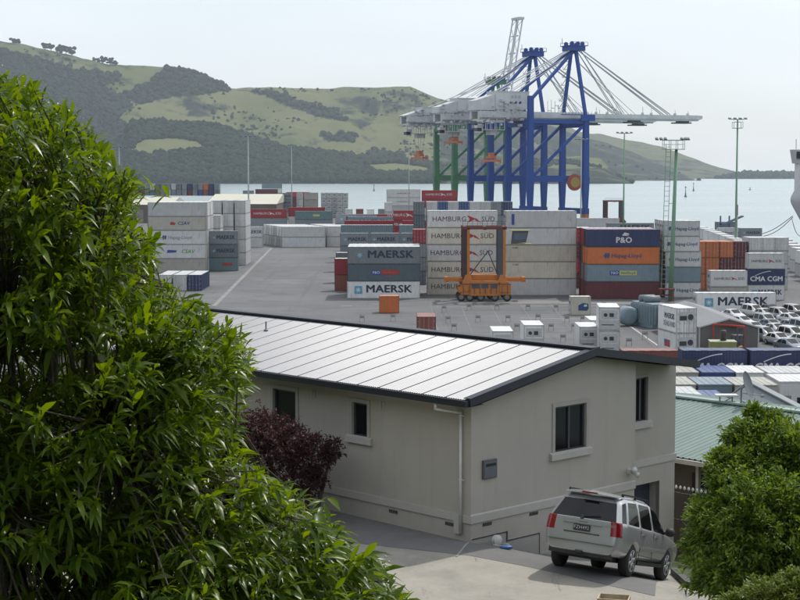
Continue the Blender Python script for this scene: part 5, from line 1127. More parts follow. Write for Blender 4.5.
# grille pole and knob vent seen above the green roof
b = onz(708.5, 404); o = empty('ball_topped_post', b, 0, 'dark post with a round reddish ball head above the green roof', 'post'); h = ony(708.5, 380, b.y).z
MB().tube((0, 0, 0), (0, 0, h - .4), .14, .14, 10).lathe((0, 0, h - .9), (0, 0, 1), [(0, .14), (.35, .42), (.5, .44)], 14).build('post', mat('post_blue', (.06, .08, .13), .5), o, True)
bm = bmesh.new(); bmesh.ops.create_uvsphere(bm, u_segments=16, v_segments=10, radius=.52); bmesh.ops.translate(bm, verts=bm.verts, vec=(0, 0, h + .05)); me = bpy.data.meshes.new('ball'); bm.to_mesh(me); bm.free(); me.polygons.foreach_set('use_smooth', [True] * len(me.polygons)); link('ball_head', me, mat('ball_red', (.14, .06, .08), .45), o)
b = onz(692.5, 404); o = empty('thin_pole', b, 0, 'thin pale pole standing by the right eave of the house', 'pole'); h = ony(692.5, 370, b.y).z; MB().tube((0, 0, 0), (0, 0, h), .06, .05).build('pole', m_pole, o); MB().lathe((0, 0, h), (0, 0, 1), [(0, .09), (.1, .09), (.16, .03)], 8).build('cap', m_cdark, o)

# ============================================================ YARD EQUIPMENT
m_gen = mat('generator_blue', (.20, .27, .31), .5, var=.1, scale=.6, streak=.3)
b = onz(654.5, 328.5); o = empty('transformer', b, R(17), 'pale blue ribbed power transformer with tanks on top', 'transformer')
mb = MB(); mb.box(-.4, 2.2, .0, 6.5, 0, 3.3)
bevel(mb.build('tank', m_gen, o), .06)
mb = MB()
for i in range(13): mb.box(-.62, -.42, .2 + .49 * i, .42 + .49 * i, .5, 3.0)
for i in range(4): mb.box(-.1 + .55 * i, .15 + .5 * i, -.2, -.02, .5, 3.0)
mb.build('cooling_fins', m_gen, o)
mb = MB(); mb.lathe((-.1, 3, 3.75), (1, 0, 0), [(0, .35), (.1, .5), (2.2, .5), (2.3, .35)], 14); mb.lathe((-.1, 4.6, 3.75), (1, 0, 0), [(0, .35), (.1, .5), (2.2, .5), (2.3, .35)], 14); mb.build('conservator', mat('tank_grey', (.14, .17, .19), .5), o, True)
mb = MB(); mb.lathe((-1.9, 3.6, 1.4), (0, 1, 0), [(0, .9), (.15, 1.3), (1.9, 1.3), (2.0, .9)], 18); mb.box(-1.9, -.5, 4, 5, 1.2, 2.4); mb.build('side_drum', m_gen, o, True)
# red frame by the mast
b = onz(660, 302); o = empty('red_trestle', b, 0, 'low dark red steel frame behind the lattice light mast', 'steel frame')
mb = MB()
for x in (0, 2.2):
    for y in (0, 1.6): mb.box(x - .06, x + .06, y - .06, y + .06, 0, 2.0)
for z in (1.0, 1.95): mb.box(0, 2.2, -.05, .05, z, z + .12); mb.box(0, 2.2, 1.55, 1.65, z, z + .12); mb.box(-.05, .05, 0, 1.6, z, z + .12); mb.box(2.15, 2.25, 0, 1.6, z, z + .12)
mb.build('frame', mat('frame_red', (.25, .03, .03), .5), o); MB().box(-.1, 2.3, -.1, 1.7, 2.08, 2.14).build('deck', mat('frame_red', (.25, .03, .03)), o)
# reefer sockets on the yard
m_sock = mat('socket_metal', (.30, .30, .29), .6); m_sbox = mat('socket_box', (.22, .22, .21), .6)
MBs = MB(); MBs.box(-.36, -.30, -.04, .04, 0, 1.0); MBs.box(.30, .36, -.04, .04, 0, 1.0); MBs.box(-.36, .36, -.05, .05, .9, 1.0); me_s = MBs.mesh('socket_frame')
MBs = MB(); MBs.box(-.26, .26, -.03, .09, .55, .85); me_b = MBs.mesh('socket_box')
for px, py in ((444, 312), (469, 310.5), (497, 310), (528, 310.5), (556, 311), (448, 323), (478, 322), (508, 322), (538, 321), (567, 322.5), (583, 323), (454, 331), (517, 331), (551, 331), (563, 342), (627, 324), (645, 339), (629, 346), (574, 331), (393, 321), (362, 322), (628, 311), (604, 308)):
    o = empty('reefer_socket', onz(px, py), R(8), 'small metal power socket stand on the open yard pavement', 'socket stand', 'power socket stands on the yard')
    link('stand', me_s, m_sock, o); link('socket_box', me_b, m_sbox, o)
# grey gabled shed
m_shed = mat('shed_grey', (.12, .12, .12), .7, var=.1, scale=.3, streak=.2); m_shedroof = mat('shed_roof', (.18, .19, .20), .55, var=.12, scale=.2, streak=.2)
gl = onz(699, 352); gr_ = onz(758, 352); o = empty('shed', gl, R(-2), 'grey steel shed with a low gable behind the red frame', 'shed'); Wd = (gr_ - gl).length; he = 2.9; ha = 3.9; Dp = 26; sk = -1.5
def prism(mb, W_, D_, h0, h1, t=0, off=0, sk=0):
    a = [Vector((-off, -off, h0)), Vector((W_/2, -off, h1)), Vector((W_ + off, -off, h0))]; b = [v + Vector((sk, D_ + 2*off, 0)) for v in a]
    mb.add(a + b, [(0, 1, 4, 3), (1, 2, 5, 4)])
mb = MB(); mb.add([(0,0,0),(Wd,0,0),(Wd,0,he),(Wd/2,0,ha),(0,0,he),(sk,Dp,0),(Wd+sk,Dp,0),(Wd+sk,Dp,he),(Wd/2+sk,Dp,ha),(sk,Dp,he)], [(0,1,2,3,4),(1,6,7,2),(0,4,9,5),(5,9,8,7,6)]); mb.build('wall', m_shed, o)
mb = MB(); prism(mb, Wd, Dp, he + .05, ha + .08, off=.12, sk=sk); mb.build('roof', m_shedroof, o, fix=False)
mb = MB(); mb.bar((-.12, -.15, he + .02), (Wd/2, -.15, ha + .05), .05, .16); mb.bar((Wd/2, -.15, ha + .05), (Wd + .12, -.15, he + .02), .05, .16); mb.box(Wd - .12, Wd + .05, -.06, .0, 0, he); mb.box(-.05, .1, -.06, .0, 0, he); mb.build('barge_trim', mat('trim_pale', (.42, .43, .43), .6), o)
# red gantry frame with roof mesh
b = onz(713, 352.5); o = empty('red_frame_canopy', b, R(-8), 'bright red open steel canopy frame in front of the grey shed', 'steel frame'); mr = mat('bright_red', (.42, .03, .025), .5); mb = MB(); s = .105 * 1
Wf, Df, Hf = 3.6, 3.0, 3.1
for x in (0, Wf):
    for y in (0, Df): mb.box(x - .09, x + .09, y - .09, y + .09, 0, Hf + (.0 if x else .25))
for y in (0, Df): mb.bar((0, y, Hf + .25), (Wf, y, Hf), .16)
for x in np.linspace(0, Wf, 5): mb.bar((x, 0, Hf + .25 - .07 * x), (x, Df, Hf + .25 - .07 * x), .12)
mb.build('frame', mr, o); MB().hexa([Vector((1.0, .1, Hf + .2)), Vector((Wf, .1, Hf + .02)), Vector((Wf, Df - .1, Hf + .02)), Vector((1.0, Df - .1, Hf + .2))], [Vector((1.0, .1, Hf + .26)), Vector((Wf, .1, Hf + .08)), Vector((Wf, Df - .1, Hf + .08)), Vector((1.0, Df - .1, Hf + .26))]).build('roof_panel', mr, o)
b = onz(710.5, 359); o = empty('generator_box', b, R(-4), 'yellow-green box with a pale lid under the red canopy', 'equipment box')
bevel(MB().box(0, 2.9, 0, 2.2, 0, 1.9).build('body', mat('olive_yellow', (.22, .24, .08), .6, streak=.3), o), .03); MB().box(-.05, 2.95, -.05, 2.25, 1.9, 2.0).build('lid', mat('lid_pale', (.40, .42, .30), .6), o)
MB().lathe((1.55, 1.1, 2.0), (0, 0, 1), [(0, .35), (1.1, .35), (1.2, .25)], 12).build('exhaust_drum', mat('brown_dark', (.05, .03, .025)), o, True)
mb = MB(); mb.box(.1, .16, -.02, 0, .1, 1.8); mb.box(1.0, 1.06, -.02, 0, .1, 1.8); mb.box(1.9, 1.96, -.02, 0, .1, 1.8); mb.build('panel_rib', mat('olive_yellow', (.2, .2, .1)), o)
b = onz(741.5, 356.5); o = empty('forklift', b, R(10), 'small yellow and black forklift right of the red canopy', 'forklift')
my = mat('machine_yellow', (.40, .24, .03), .5)
bevel(MB().box(-.6, .6, .6, 2.4, .3, 1.1).build('body', my, o), .06)
mb = MB()
for x in (-.5, .5):
    mb.box(x - .05, x + .05, .7, .8, 1.1, 2.3); mb.box(x - .05, x + .05, 1.8, 1.9, 1.1, 2.3)
mb.box(-.58, .58, .6, 2.0, 2.3, 2.38); mb.build('overhead_guard', m_cdark, o)
mb = MB(); mb.box(-.45, -.33, .3, .42, .1, 3.3); mb.box(.33, .45, .3, .42, .1, 3.3)
for z in (.5, 1.8, 3.2): mb.box(-.45, .45, .33, .40, z, z + .12)
mb.build('mast', m_cdark, o); mb = MB(); mb.box(-.4, -.25, -.7, .3, .2, .26); mb.box(.25, .4, -.7, .3, .2, .26); mb.build('fork', m_cdark, o)
for x in (-.6, .6):
    for y in (.8, 2.1): MB().lathe((x - .12, y, .32), (1, 0, 0), [(0, .25), (.03, .32), (.21, .32), (.24, .25)], 12).build('wheel', m_tyre, o, True)
MB().box(-.3, .3, 1.1, 1.5, 1.1, 1.6).build('seat', m_cdark, o)
# warehouse with grey gable roof beyond the green house
ap = onz(749.5, 381.5, 5.5); o = empty('warehouse', (ap.x, ap.y, 0), 0, 'grey warehouse roof behind the green house and hedge', 'warehouse')
mw = mat('warehouse_roof', (.15, .175, .185), .55, var=.08, scale=.2); Wh, dz, Ln_, sk = 3.6, 2.9, 26, .9; hz_ = 5.5
V = []
for i, y in enumerate((0, -Ln_)): V += [(-Wh + sk * i, y, hz_ - dz), (sk * i, y, hz_), (Wh * 1.6 + sk * i, y, hz_ - dz)]
MB().add(V, [(0, 1, 4, 3), (1, 2, 5, 4)]).build('roof', mw, o, fix=False)
mb = MB(); mb.add([(-Wh + .2, -.2, 0), (Wh * 1.5, -.2, 0), (Wh * 1.5, -.2, hz_ - dz - .05), (0, -.2, hz_ - .1), (-Wh + .2, -.2, hz_ - dz - .05), (-Wh + sk + .2, -Ln_ + .2, 0), (-Wh + sk + .2, -Ln_ + .2, hz_ - dz - .05), (sk + Wh * 1.5, -Ln_ + .2, 0), (sk + Wh * 1.5, -Ln_ + .2, hz_ - dz - .05), (sk, -Ln_ + .2, hz_ - .1)], [(0, 1, 2, 3, 4), (0, 4, 6, 5), (5, 6, 9, 8, 7), (1, 7, 8, 2)]); mb.build('wall', mat('warehouse_wall', (.14, .16, .175), .6), o)
mb = MB(); mb.bar((0, .1, hz_ + .05), (sk, -Ln_, hz_ + .05), .55, .1); mb.bar((0, .05, hz_ + .02), (-Wh, .05, hz_ - dz), .1, .2); mb.build('ridge_cap', mat('ridge_grey', (.22, .24, .25), .5), o)
# cream roofed transit sheds far left
def far_shed(px0, px1, by, he, ha, dep, label, rot=0):
    a, b = onz(px0, by), onz(px1, by); o = empty('transit_shed', (a.x, a.y, 0), R(rot), label, 'warehouse', 'cream roofed transit sheds'); W_ = b.x - a.x
    MB().box(.2, W_ - .2, .2, dep - .2, 0, he).build('wall', mat('shed_brown', (.12, .11, .10), .8, var=.2, scale=.2), o)
    mb = MB(); mb.add([(0, 0, he), (W_, 0, he), (W_, dep / 2, ha), (0, dep / 2, ha), (W_, dep, he), (0, dep, he)], [(0, 1, 2, 3), (3, 2, 4, 5)]); mb.add([(0, 0, he), (0, dep / 2, ha), (0, dep, he)], [(0, 1, 2)]); mb.add([(W_, 0, he), (W_, dep / 2, ha), (W_, dep, he)], [(0, 1, 2)]); mb.build('roof', mat('cream_roof', (.50, .49, .40), .7, var=.04, scale=.1), o, fix=False)
    mb = MB()
    for i in range(4): x = W_ * (.15 + .23 * i); mb.box(x, x + 3.5, .15, .19, .1, he * .7)
    mb.build('door', mat('shed_door', (.20, .20, .19)), o)
far_shed(206, 277, 222, 7.5, 11.2, 70, 'long cream roofed shed left of the distant grey stack'); far_shed(112, 172, 223, 7.5, 10.2, 45, 'cream roofed shed half hidden by the near tree')

# ============================================================ SHIP
m_hull = mat('hull_grey', (.42, .43, .44), .5, var=.06, scale=.05, streak=.25, dirt=(.2, .14, .1)); m_antif = mat('hull_red', (.15, .03, .03), .6)
tip = ony(785.5, 200, 445); o = empty('cargo_ship', (tip.x, tip.y, 0), R(14), 'pale grey bow of a moored ship at the right edge', 'ship')
V = []; F = []; sts = [(0, 0, 0), (2, 2.2, .0), (6, 5.2, 1.6), (12, 9, 4.2), (22, 13.0, 9), (40, 15.5, 14), (120, 16, 16)]
zz = [-6, 0, 4, 8, 11.5, 13.4, 15.5, 18, 20.5]; rows = len(zz)
def bowx(z): return 1.0 + (13.3 - z) * .62 if z < 13.3 else 1.0 + (z - 13.3) * .62    # raked, rounded at the top
for s_, wtop, wlow in sts:
    for sy in (-1, 1):
        for z in zz:
            f = max(0, min(1, (z + 2) / 16)); hw = (wlow * (1 - f) + wtop * f) if s_ else .35; V.append((bowx(z) + s_ * (1 if s_ else 0), sy * hw, z))
n = rows
for i in range(len(sts) - 1):
    for sd_ in (0, 1):
        for j in range(n - 1): a = i*2*n + sd_*n + j; b = (i+1)*2*n + sd_*n + j; F.append((a, b, b + 1, a + 1))
    a = i*2*n + n - 1; b = (i+1)*2*n + n - 1; F.append((a, b, b + n, a + n))
for j in range(n - 1): F.append((j, j + 1, n + j + 1, n + j))
h = MB().add(V, F).build('hull', m_hull, o, True); md = h.modifiers.new('s', 'SUBSURF'); md.levels = 2; md.render_levels = 2
mb = MB(); 
for sg in (-1, 1): mb.lathe((9.5, sg * 4.6, 8.2), (-.7, sg, 0), [(-.5, .7), (.2, .8), (.5, .5)], 12)
mb.build('anchor_pocket', m_cdark, o)
mb = MB(); mb.box(26, 40, -15, 15, 20, 24); mb.box(24, 36, -12, 12, 22, 29); mb.build('superstructure', mat('ship_white', (.6, .6, .6), .5), o)
wt = ony(794.5, 156, 475); d = (Matrix.Rotation(-R(14), 3, 'Z') @ (wt - Vector((tip.x, tip.y, 0))))
mb = MB(); mb.hexa([Vector((d.x + .8, d.y, d.z - 2.2)), Vector((d.x + 24, d.y, d.z - 2.2)), Vector((d.x + 24, d.y + 3, d.z - 2.2)), Vector((d.x + .8, d.y + 3, d.z - 2.2))], [Vector((d.x, d.y - .5, d.z + 1.9)), Vector((d.x + 24, d.y - .5, d.z + 1.9)), Vector((d.x + 24, d.y + 3, d.z + 1.9)), Vector((d.x, d.y + 3, d.z + 1.9))])
bw = mb.build('bridge_wing', m_hull, o); mb = MB()
for k in range(12): mb.box(d.x + .5 + k * 2, d.x + 2.1 + k * 2, d.y - .62, d.y - .3, d.z - .8, d.z + 1.3)
mb.build('bridge_window', m_glass, bw); mb = MB(); mb.box(d.x + 1.5, d.x + 20, d.y + .4, d.y + 2.6, 14, d.z - 2.2); mb.tube((d.x + 1, d.y + 1, d.z + 2), (d.x + 1, d.y + 1, d.z + 5), .15); mb.build('bridge_tower', mat('ship_white', (.6, .6, .6)), o)
o = empty('mooring_rope', (0, 0, 0), 0, 'dark mooring ropes from the ship bow down to the quay', 'rope')
for k, (a, b) in enumerate((((792.5, 216, 452), (751, 236, 470)), ((793, 217, 452), (760, 237, 466)), ((792, 219, 452), (800, 236, 425)))):
    A = ony(*a[:2], a[2]); B = ony(*b[:2], b[2]); mb = MB(); pts = [A.lerp(B, t) - Vector((0, 0, 1.2 * math.sin(math.pi * t))) for t in np.linspace(0, 1, 14)]
    for p, q_ in zip(pts[:-1], pts[1:]): mb.tube(p, q_, .10, n=5)
    mb.build('rope_line', m_cdark, o)
# quay-edge mobile gear: orange/white pole and blue winch
b = onz(736.5, 248); o = empty('quay_flag_mast', b, 0, 'short red and white warning post at the quay edge', 'post'); MB().tube((0, 0, 0), (0, 0, 9.0), .25, .2).build('post', mat('postwhite', (.6, .5, .45)), o); MB().tube((0, 0, 9.0), (0, 0, 12.0), .28, .25).build('red_band', mat('bright_red', (.42, .03, .025)), o)
b = onz(729, 246); o = empty('gangway_cradle', b, 0, 'blue grey gangway frame at the quay edge beside the red post', 'gangway')
mb = MB(); mb.box(-3, 0, 0, 2, 5.4, 6.6); mb.bar((-3, 0, 5.5), (4, 0, 8.5), .4); mb.bar((-3, 2, 5.5), (4, 2, 8.5), .4)
for x in (-2.5, 0): mb.box(x - .2, x + .2, 0, .4, 0, 8.6)
mb.build('frame', mat('gangway_blue', (.10, .14, .22)), o)
for px, py in ((770, 245.0), (779, 247.2), (789, 249.8)):
    b = onz(px, py); o = MB().lathe((0, 0, .08), (0, 0, 1), [(0, .5), (.6, .35), (.8, .6), (1.0, .55)], 12).build('bollard', m_cdark, None, True); o.location = b; tag(o, 'dark iron mooring bollard on the quay edge beneath the ship', 'bollard', 'bollards along the quay')
# ============================================================ VEHICLES
m_tail = mat('tail_red', (.24, .005, .010), .15, var=.05, coat=.5); m_chrome = mat('chrome', (.45, .46, .48), .25, metal=.5, var=0); m_rim = mat('alloy', (.45, .46, .47), .3, metal=.7, var=.03)
m_cglass = mat('car_glass', (.006, .007, .008), .04, var=0, spec=.35); m_black = mat('car_black', (.02, .02, .022), .6); m_head = mat('headlamp', (.45, .47, .5), .1, var=0)
def car_grid(st, rows_y, kz, lev, sub):
    """st: stations (x_low, x_belt, x_top, z_belt, z_top, cabin) rear to front; returns meshes split by region"""
    n = len(st); K = len(kz); J = 8; vid = {}; V = []; F = []; REG = []
    def P(a, k, j):
        xl, xb, xt, zb, zt_, cab = st[a]
        if cab: z = [lev[0], lev[1], lev[2], lev[3], zb - .04, zb, zt_ - .10, zt_][j]; hw = [rows_y[0], rows_y[1], rows_y[2], rows_y[3], rows_y[4], rows_y[5], rows_y[6], rows_y[7]][j]; x = xl + (xb - xl) * min(1, j / 4) if j <= 4 else xb + (xt - xb) * ((z - zb) / (zt_ - zb))
        else: z = [lev[0], lev[1], lev[2], min(lev[3], zt_ - .16), zt_ - .10, zt_ - .05, zt_ - .015, zt_][j]; hw = [rows_y[0], rows_y[1], rows_y[2], rows_y[3], rows_y[3] - .02, rows_y[4] - .03, rows_y[5] - .13, rows_y[6] - .15][j]; x = xl + (xb - xl) * j / 7
        e = st[a][6] if len(st[a]) > 6 else 0
        y = hw * kz[k]; ku = kz[k]; z += .03 * (1 - ku * ku) if j == 7 else 0
        if a == 0: x -= .07 * (1 - ku ** 2) - .09 * (abs(ku) > .99)
        if a == n - 1: x += .10 * (1 - ku ** 2) - .12 * (abs(ku) > .99)
        return (x, y * (1 - (.05 if a in (0, n - 1) else 0)), z)
    def vi(a, k, j):
        q = (a, k, j)
        if q not in vid: vid[q] = len(V); V.append(P(a, k, j))
        return vid[q]
    def f(q, r): F.append(tuple(vi(*x) for x in q)); REG.append(r)
    for a in range(n - 1):
        for j in range(J - 1):
            for k, flip in ((0, 0), (K - 1, 1)):
                r = 'body'
                if j == 5 and st[a][5] and st[a+1][5]: r = 'side_window' if st[a][5] == 2 else 'body'
                q = [(a, k, j), (a+1, k, j), (a+1, k, j+1), (a, k, j+1)]; f(q if not flip else q[::-1], r)
        for k in range(K - 1):
            r = 'windscreen' if st[a][5] and st[a][5] == 3 and 0 <= k < K - 1 else ('rear_window' if st[a][5] == 4 else 'body')
            if r != 'body' and k in (): r = 'body'
            f([(a, k, 7), (a+1, k, 7), (a+1, k+1, 7), (a, k+1, 7)][::1], r); f([(a, k, 0), (a, k+1, 0), (a+1, k+1, 0), (a+1, k, 0)], 'body')
    for a, rev in ((0, 1), (n - 1, 0)):
        for k in range(K - 1):
            for j in range(J - 1):
                r = 'body'
                if a == 0 and st[0][5]:
                    if j == 5 and 0 < k < K - 2: r = 'rear_window'
                    if j in (3, 4) and (k in (0, 1) or k in (K - 3, K - 2)): r = 'tail_light'
                if a == 0 and not st[0][5] and j in (3, 4, 5) and k in (0, K - 2): r = 'tail_light'
                if a == n - 1 and j in (2, 3) and k in (0, K - 2): r = 'headlight'
                if a == n - 1 and j == 1 and 0 < k < K - 2: r = 'grille'
                q = [(a, k, j), (a, k+1, j), (a, k+1, j+1), (a, k, j+1)]; f(q[::-1] if rev else q, r)
    names = sorted(set(REG)); me = bpy.data.meshes.new('shell'); me.from_pydata(V, [], F)
    for _ in names: me.materials.append(None)
    me.polygons.foreach_set('material_index', [names.index(r) for r in REG]); me.polygons.foreach_set('use_smooth', [True] * len(F)); me.update()
    o = bpy.data.objects.new('shell', me); C.objects.link(o); bm = bmesh.new(); bm.from_mesh(me); bmesh.ops.recalc_face_normals(bm, faces=bm.faces)
    cl = bm.edges.layers.float.new('crease_edge'); cv = bm.verts.layers.float.new('crease_vert')
    for v in bm.verts:
        ms_ = [f.material_index for f in v.link_faces]
        for g_ in ('side_window', 'rear_window', 'tail_light'):
            if g_ in names and ms_.count(names.index(g_)) == 1: v[cv] = .8
    for e in bm.edges:
        if len(e.link_faces) == 2 and e.link_faces[0].material_index != e.link_faces[1].material_index: e[cl] = .9
    bm.to_mesh(me); bm.free()
    m = o.modifiers.new('s', 'SUBSURF'); m.levels = sub; m.render_levels = sub
    return o, names
def carve(o, cuts):
    """wheel arches"""
    cs = []
    for x, y0, y1, z, r in cuts:
        c = MB().lathe((x, y0, z), (0, 1, 0), [(0, r), (y1 - y0, r)], 28).build('cut', None); cs.append(c); m = o.modifiers.new('b', 'BOOLEAN'); m.object = c; m.operation = 'DIFFERENCE'; m.solver = 'EXACT'
    return cs
def split_regions(o, names, mats, parent):
    bpy.context.view_layer.update(); me = bpy.data.meshes.new_from_object(o.evaluated_get(bpy.context.evaluated_depsgraph_get())); out = {}
    for i, nm in enumerate(names):
        bm = bmesh.new(); bm.from_mesh(me); bmesh.ops.delete(bm, geom=[f for f in bm.faces if f.material_index != i], context='FACES')
        if not bm.faces: bm.free(); continue
        groups = [None]
        if nm in ('side_window', 'tail_light', 'headlight'): groups = [-1, 1]
        for g in groups:
            b2 = bm.copy()
            if g: bmesh.ops.delete(b2, geom=[f for f in b2.faces if f.calc_center_median().y * g < 0], context='FACES')
            for f in b2.faces: f.material_index = 0; f.smooth = True
            m2 = bpy.data.meshes.new(nm); b2.to_mesh(m2); b2.free(); out[(nm, g)] = link(nm, m2, mats.get(nm, mats['body']), parent)
        bm.free()
    bpy.data.objects.remove(o); return out
def wheel(parent, x, y, r, side, detail=True, w=.23):
    o = MB().lathe((x, y - w / 2, r), (0, 1, 0), [(0, r * .66), (.012, r * .90), (.04, r), (w - .04, r), (w - .012, r * .90), (w, r * .66)], 36 if detail else 14).build('wheel', m_tyre, parent, True)
    yo = y + side * w / 2
    mb = MB()
    if detail:
        mb.lathe((x, yo - side * .05, r), (0, side, 0), [(.0, r * .665), (.05, r * .665), (.055, r * .62), (.02, r * .60), (.02, r * .58)], 32)
        for i in range(6):
            a = 2 * math.pi * i / 6 + .3; d = Vector((math.cos(a), 0, math.sin(a))); p = Vector((x, yo - side * .012, r)); mb.bar(p + d * r * .08, p + d * r * .62, r * .20, .03, up=(0, 1, 0))
        mb.lathe((x, yo - side * .03, r), (0, side, 0), [(0, r * .2), (.03, r * .19), (.04, r * .1)], 16)
        bk = MB().lathe((x, yo - side * .075, r), (0, side, 0), [(0, r * .6), (.01, r * .6)], 24).build('brake_disc', mat('brake_dark', (.04, .04, .04), .6), o)
    else: mb.lathe((x, yo - side * .02, r), (0, side, 0), [(0, r * .62), (.03, r * .6), (.035, r * .2)], 12)
    mb.build('rim', m_rim, o, detail); return o
# --- the silver SUV
m_silver = mat('silver_paint', (.42, .43, .44), .25, metal=.5, var=.02, coat=.6)
suv = empty('parked_car', (0, 0, 0), 0, 'silver four wheel drive car seen from behind on the sloping driveway', 'car')
S = [(-2.30, -2.27, -1.90, 1.10, 1.62, 2), (-2.02, -1.98, -1.68, 1.10, 1.665, 1), (-1.86, -1.84, -1.58, 1.10, 1.68, 2), (-1.02, -1.02, -.98, 1.08, 1.70, 1), (-.92, -.92, -.88, 1.08, 1.70, 2), (-.05, -.05, -.05, 1.05, 1.69, 1), (.05, .05, .03, 1.05, 1.685, 2), (.98, 1.02, .42, 1.02, 1.60, 3),
     (1.10, 1.32, 1.32, 1.0, 1.045, 0), (1.6, 1.6, 1.6, 1, 1.00, 0), (2.05, 2.05, 2.05, 1, .93, 0), (2.30, 2.20, 2.2, 1, .82, 0)]
RY = [.78, .86, .905, .91, .89, .865, .70, .57]; KZ = [-1, -.88, -.74, -.28, .28, .74, .88, 1]; LV = [.37, .45, .62, .80]
sh, nm = car_grid(S, RY, KZ, LV, 3)
AX = (-1.33, 1.385); cuts = carve(sh, [(x, y0, y1, .37, .405) for x in AX for y0, y1 in ((-1.1, -.58), (.58, 1.1))])
parts = split_regions(sh, nm, {'body': m_silver, 'side_window': m_cglass, 'rear_window': m_cglass, 'windscreen': m_cglass, 'tail_light': m_tail, 'headlight': m_head, 'grille': m_black}, suv)
for c in cuts: bpy.data.objects.remove(c)
for x in AX:
    for s in (-1, 1): wheel(suv, x, s * .765, .355, s)
MB().box(-2.0, 2.0, -.62, .62, .26, .45).box(-1.9, 1.9, -.55, .55, .45, .7).build('underbody', m_black, suv)
mb = MB()
for x in AX:
    for s in (-1, 1): mb.poly([(x + .42 * math.cos(a), s * .60, .36 + .42 * math.sin(a)) for a in np.linspace(0, math.pi, 14)], (0, -s * .03, 0))
mb.build('wheel_well', m_black, suv)
mb = MB(); mb.box(-2.30, -2.12, -.70, .70, .31, .46); mb.tube((-2.34, -.42, .33), (-2.15, -.42, .33), .03); mb.box(-2.40, -2.2, -.08, .08, .36, .42); bevel(mb.build('lower_bumper', m_black, suv), .03)
mb = MB(); mb.box(-2.392, -2.30, -.74, .74, .600, .612); bevel(mb.build('bumper_step', mat('bumper_dark_line', (.10, .10, .10), .5), suv), .01)  # thin dark line across the rear bumper
mb = MB(); mb.hexa([Vector((-2.345, -.26, .83)), Vector((-2.345, .26, .83)), Vector((-2.350, .26, .97)), Vector((-2.350, -.26, .97))], [Vector((-2.330, -.26, .83)), Vector((-2.330, .26, .83)), Vector((-2.335, .26, .97)), Vector((-2.335, -.26, .97))])
mb = MB(); mb.box(-2.376, -2.362, -.185, .185, .835, .965); pl = mb.build('number_plate', m_black, suv)
t = link('plate_text', text_mesh('FZH492', .105, .004, .95), flat('platewhite', (.45, .47, .48)), pl); t.rotation_euler = (0, 0, R(-90)); t.location = (-2.380, 0, .90)
mb = MB(); mb.box(-2.37, -2.30, -.44, .44, .985, 1.01); mb.build('handle_garnish', m_chrome, suv)
mb = MB(); mb.box(-2.368, -2.335, -.10, .10, 1.035, 1.06); mb.build('badge', m_chrome, suv)
mb = MB(); mb.hexa([Vector((-2.352, -.40, .78)), Vector((-2.352, .40, .78)), Vector((-2.35, .40, .80)), Vector((-2.35, -.40, .80))], [Vector((-2.33, -.40, .78)), Vector((-2.33, .40, .78)), Vector((-2.33, .40, .80)), Vector((-2.33, -.40, .80))]); mb.build('tailgate_line', m_black, suv)
for y, sz, tx in ((-.60, .07, 'LIMITED'),):
    t = link('badge_text', text_mesh(tx, sz, .003), m_chrome, suv); t.rotation_euler = (0, 0, R(-90)); t.location = (-2.345, y, 1.01)
mb = MB(); mb.tube((-2.34, .03, 1.09), (-2.30, .03, 1.17), .04); mb.bar((-2.325, .03, 1.14), (-2.28, -.36, 1.20), .02, .02); mb.build('wiper', m_black, suv)
mb = MB(); mb.hexa([Vector((-2.02, -.60, 1.625)), Vector((-2.14, 0, 1.65)), Vector((-1.85, 0, 1.73)), Vector((-1.74, -.60, 1.675))], [Vector((-2.02, -.60, 1.655)), Vector((-2.14, 0, 1.68)), Vector((-1.85, 0, 1.745)), Vector((-1.74, -.60, 1.695))]); mb.hexa([Vector((-2.02, .60, 1.625)), Vector((-2.14, 0, 1.65)), Vector((-1.85, 0, 1.73)), Vector((-1.74, .60, 1.675))], [Vector((-2.02, .60, 1.655)), Vector((-2.14, 0, 1.68)), Vector((-1.85, 0, 1.745)), Vector((-1.74, .60, 1.695))]); bevel(mb.build('spoiler', m_silver, suv), .008)
mb = MB(); mb.box(-2.15, -2.06, -.17, .17, 1.652, 1.682); mb.build('brake_light', m_tail, suv)
for s in (-1, 1):
    mb = MB(); pts = [Vector((x, s * .60, 1.735 - .012 * abs(x + .8) ** 2)) for x in np.linspace(-1.75, .15, 9)]
    for a, b in zip(pts[:-1], pts[1:]): mb.bar(a, b, .035, .03)
    for x in (-1.7, -.8, .1): mb.box(x - .03, x + .03, s * .60 - .02, s * .60 + .02, 1.67, 1.72)
    mb.build('roof_rail', m_black, suv)
    mb = MB(); mb.lathe((.80, s * .93, 1.10), (0, s, 0), [(0, .05), (.02, .09), (.14, .10), (.19, .06)], 12); mb.bar((.80, s * .86, 1.06), (.80, s * .96, 1.08), .06); mb.build('mirror', m_black, suv, True)
    for x in (-.75, .22): MB().box(x - .10, x + .10, s * .895, s * .935, .93, .965).build('door_handle', m_silver, suv)
    for x in (-.97, 0.0): 
        mb = MB(); mb.box(x - .006, x + .006, s * .897, s * .905, .42, 1.03); mb.build('door_gap', m_black, suv)
    mb = MB(); mb.box(-.95, 1.0, s * .895, s * .915, .60, .66); mb.build('door_moulding', m_silver, suv)
    mb = MB(); mb.box(-.92, .95, s * .84, s * .88, .28, .36); mb.build('sill', m_black, suv)
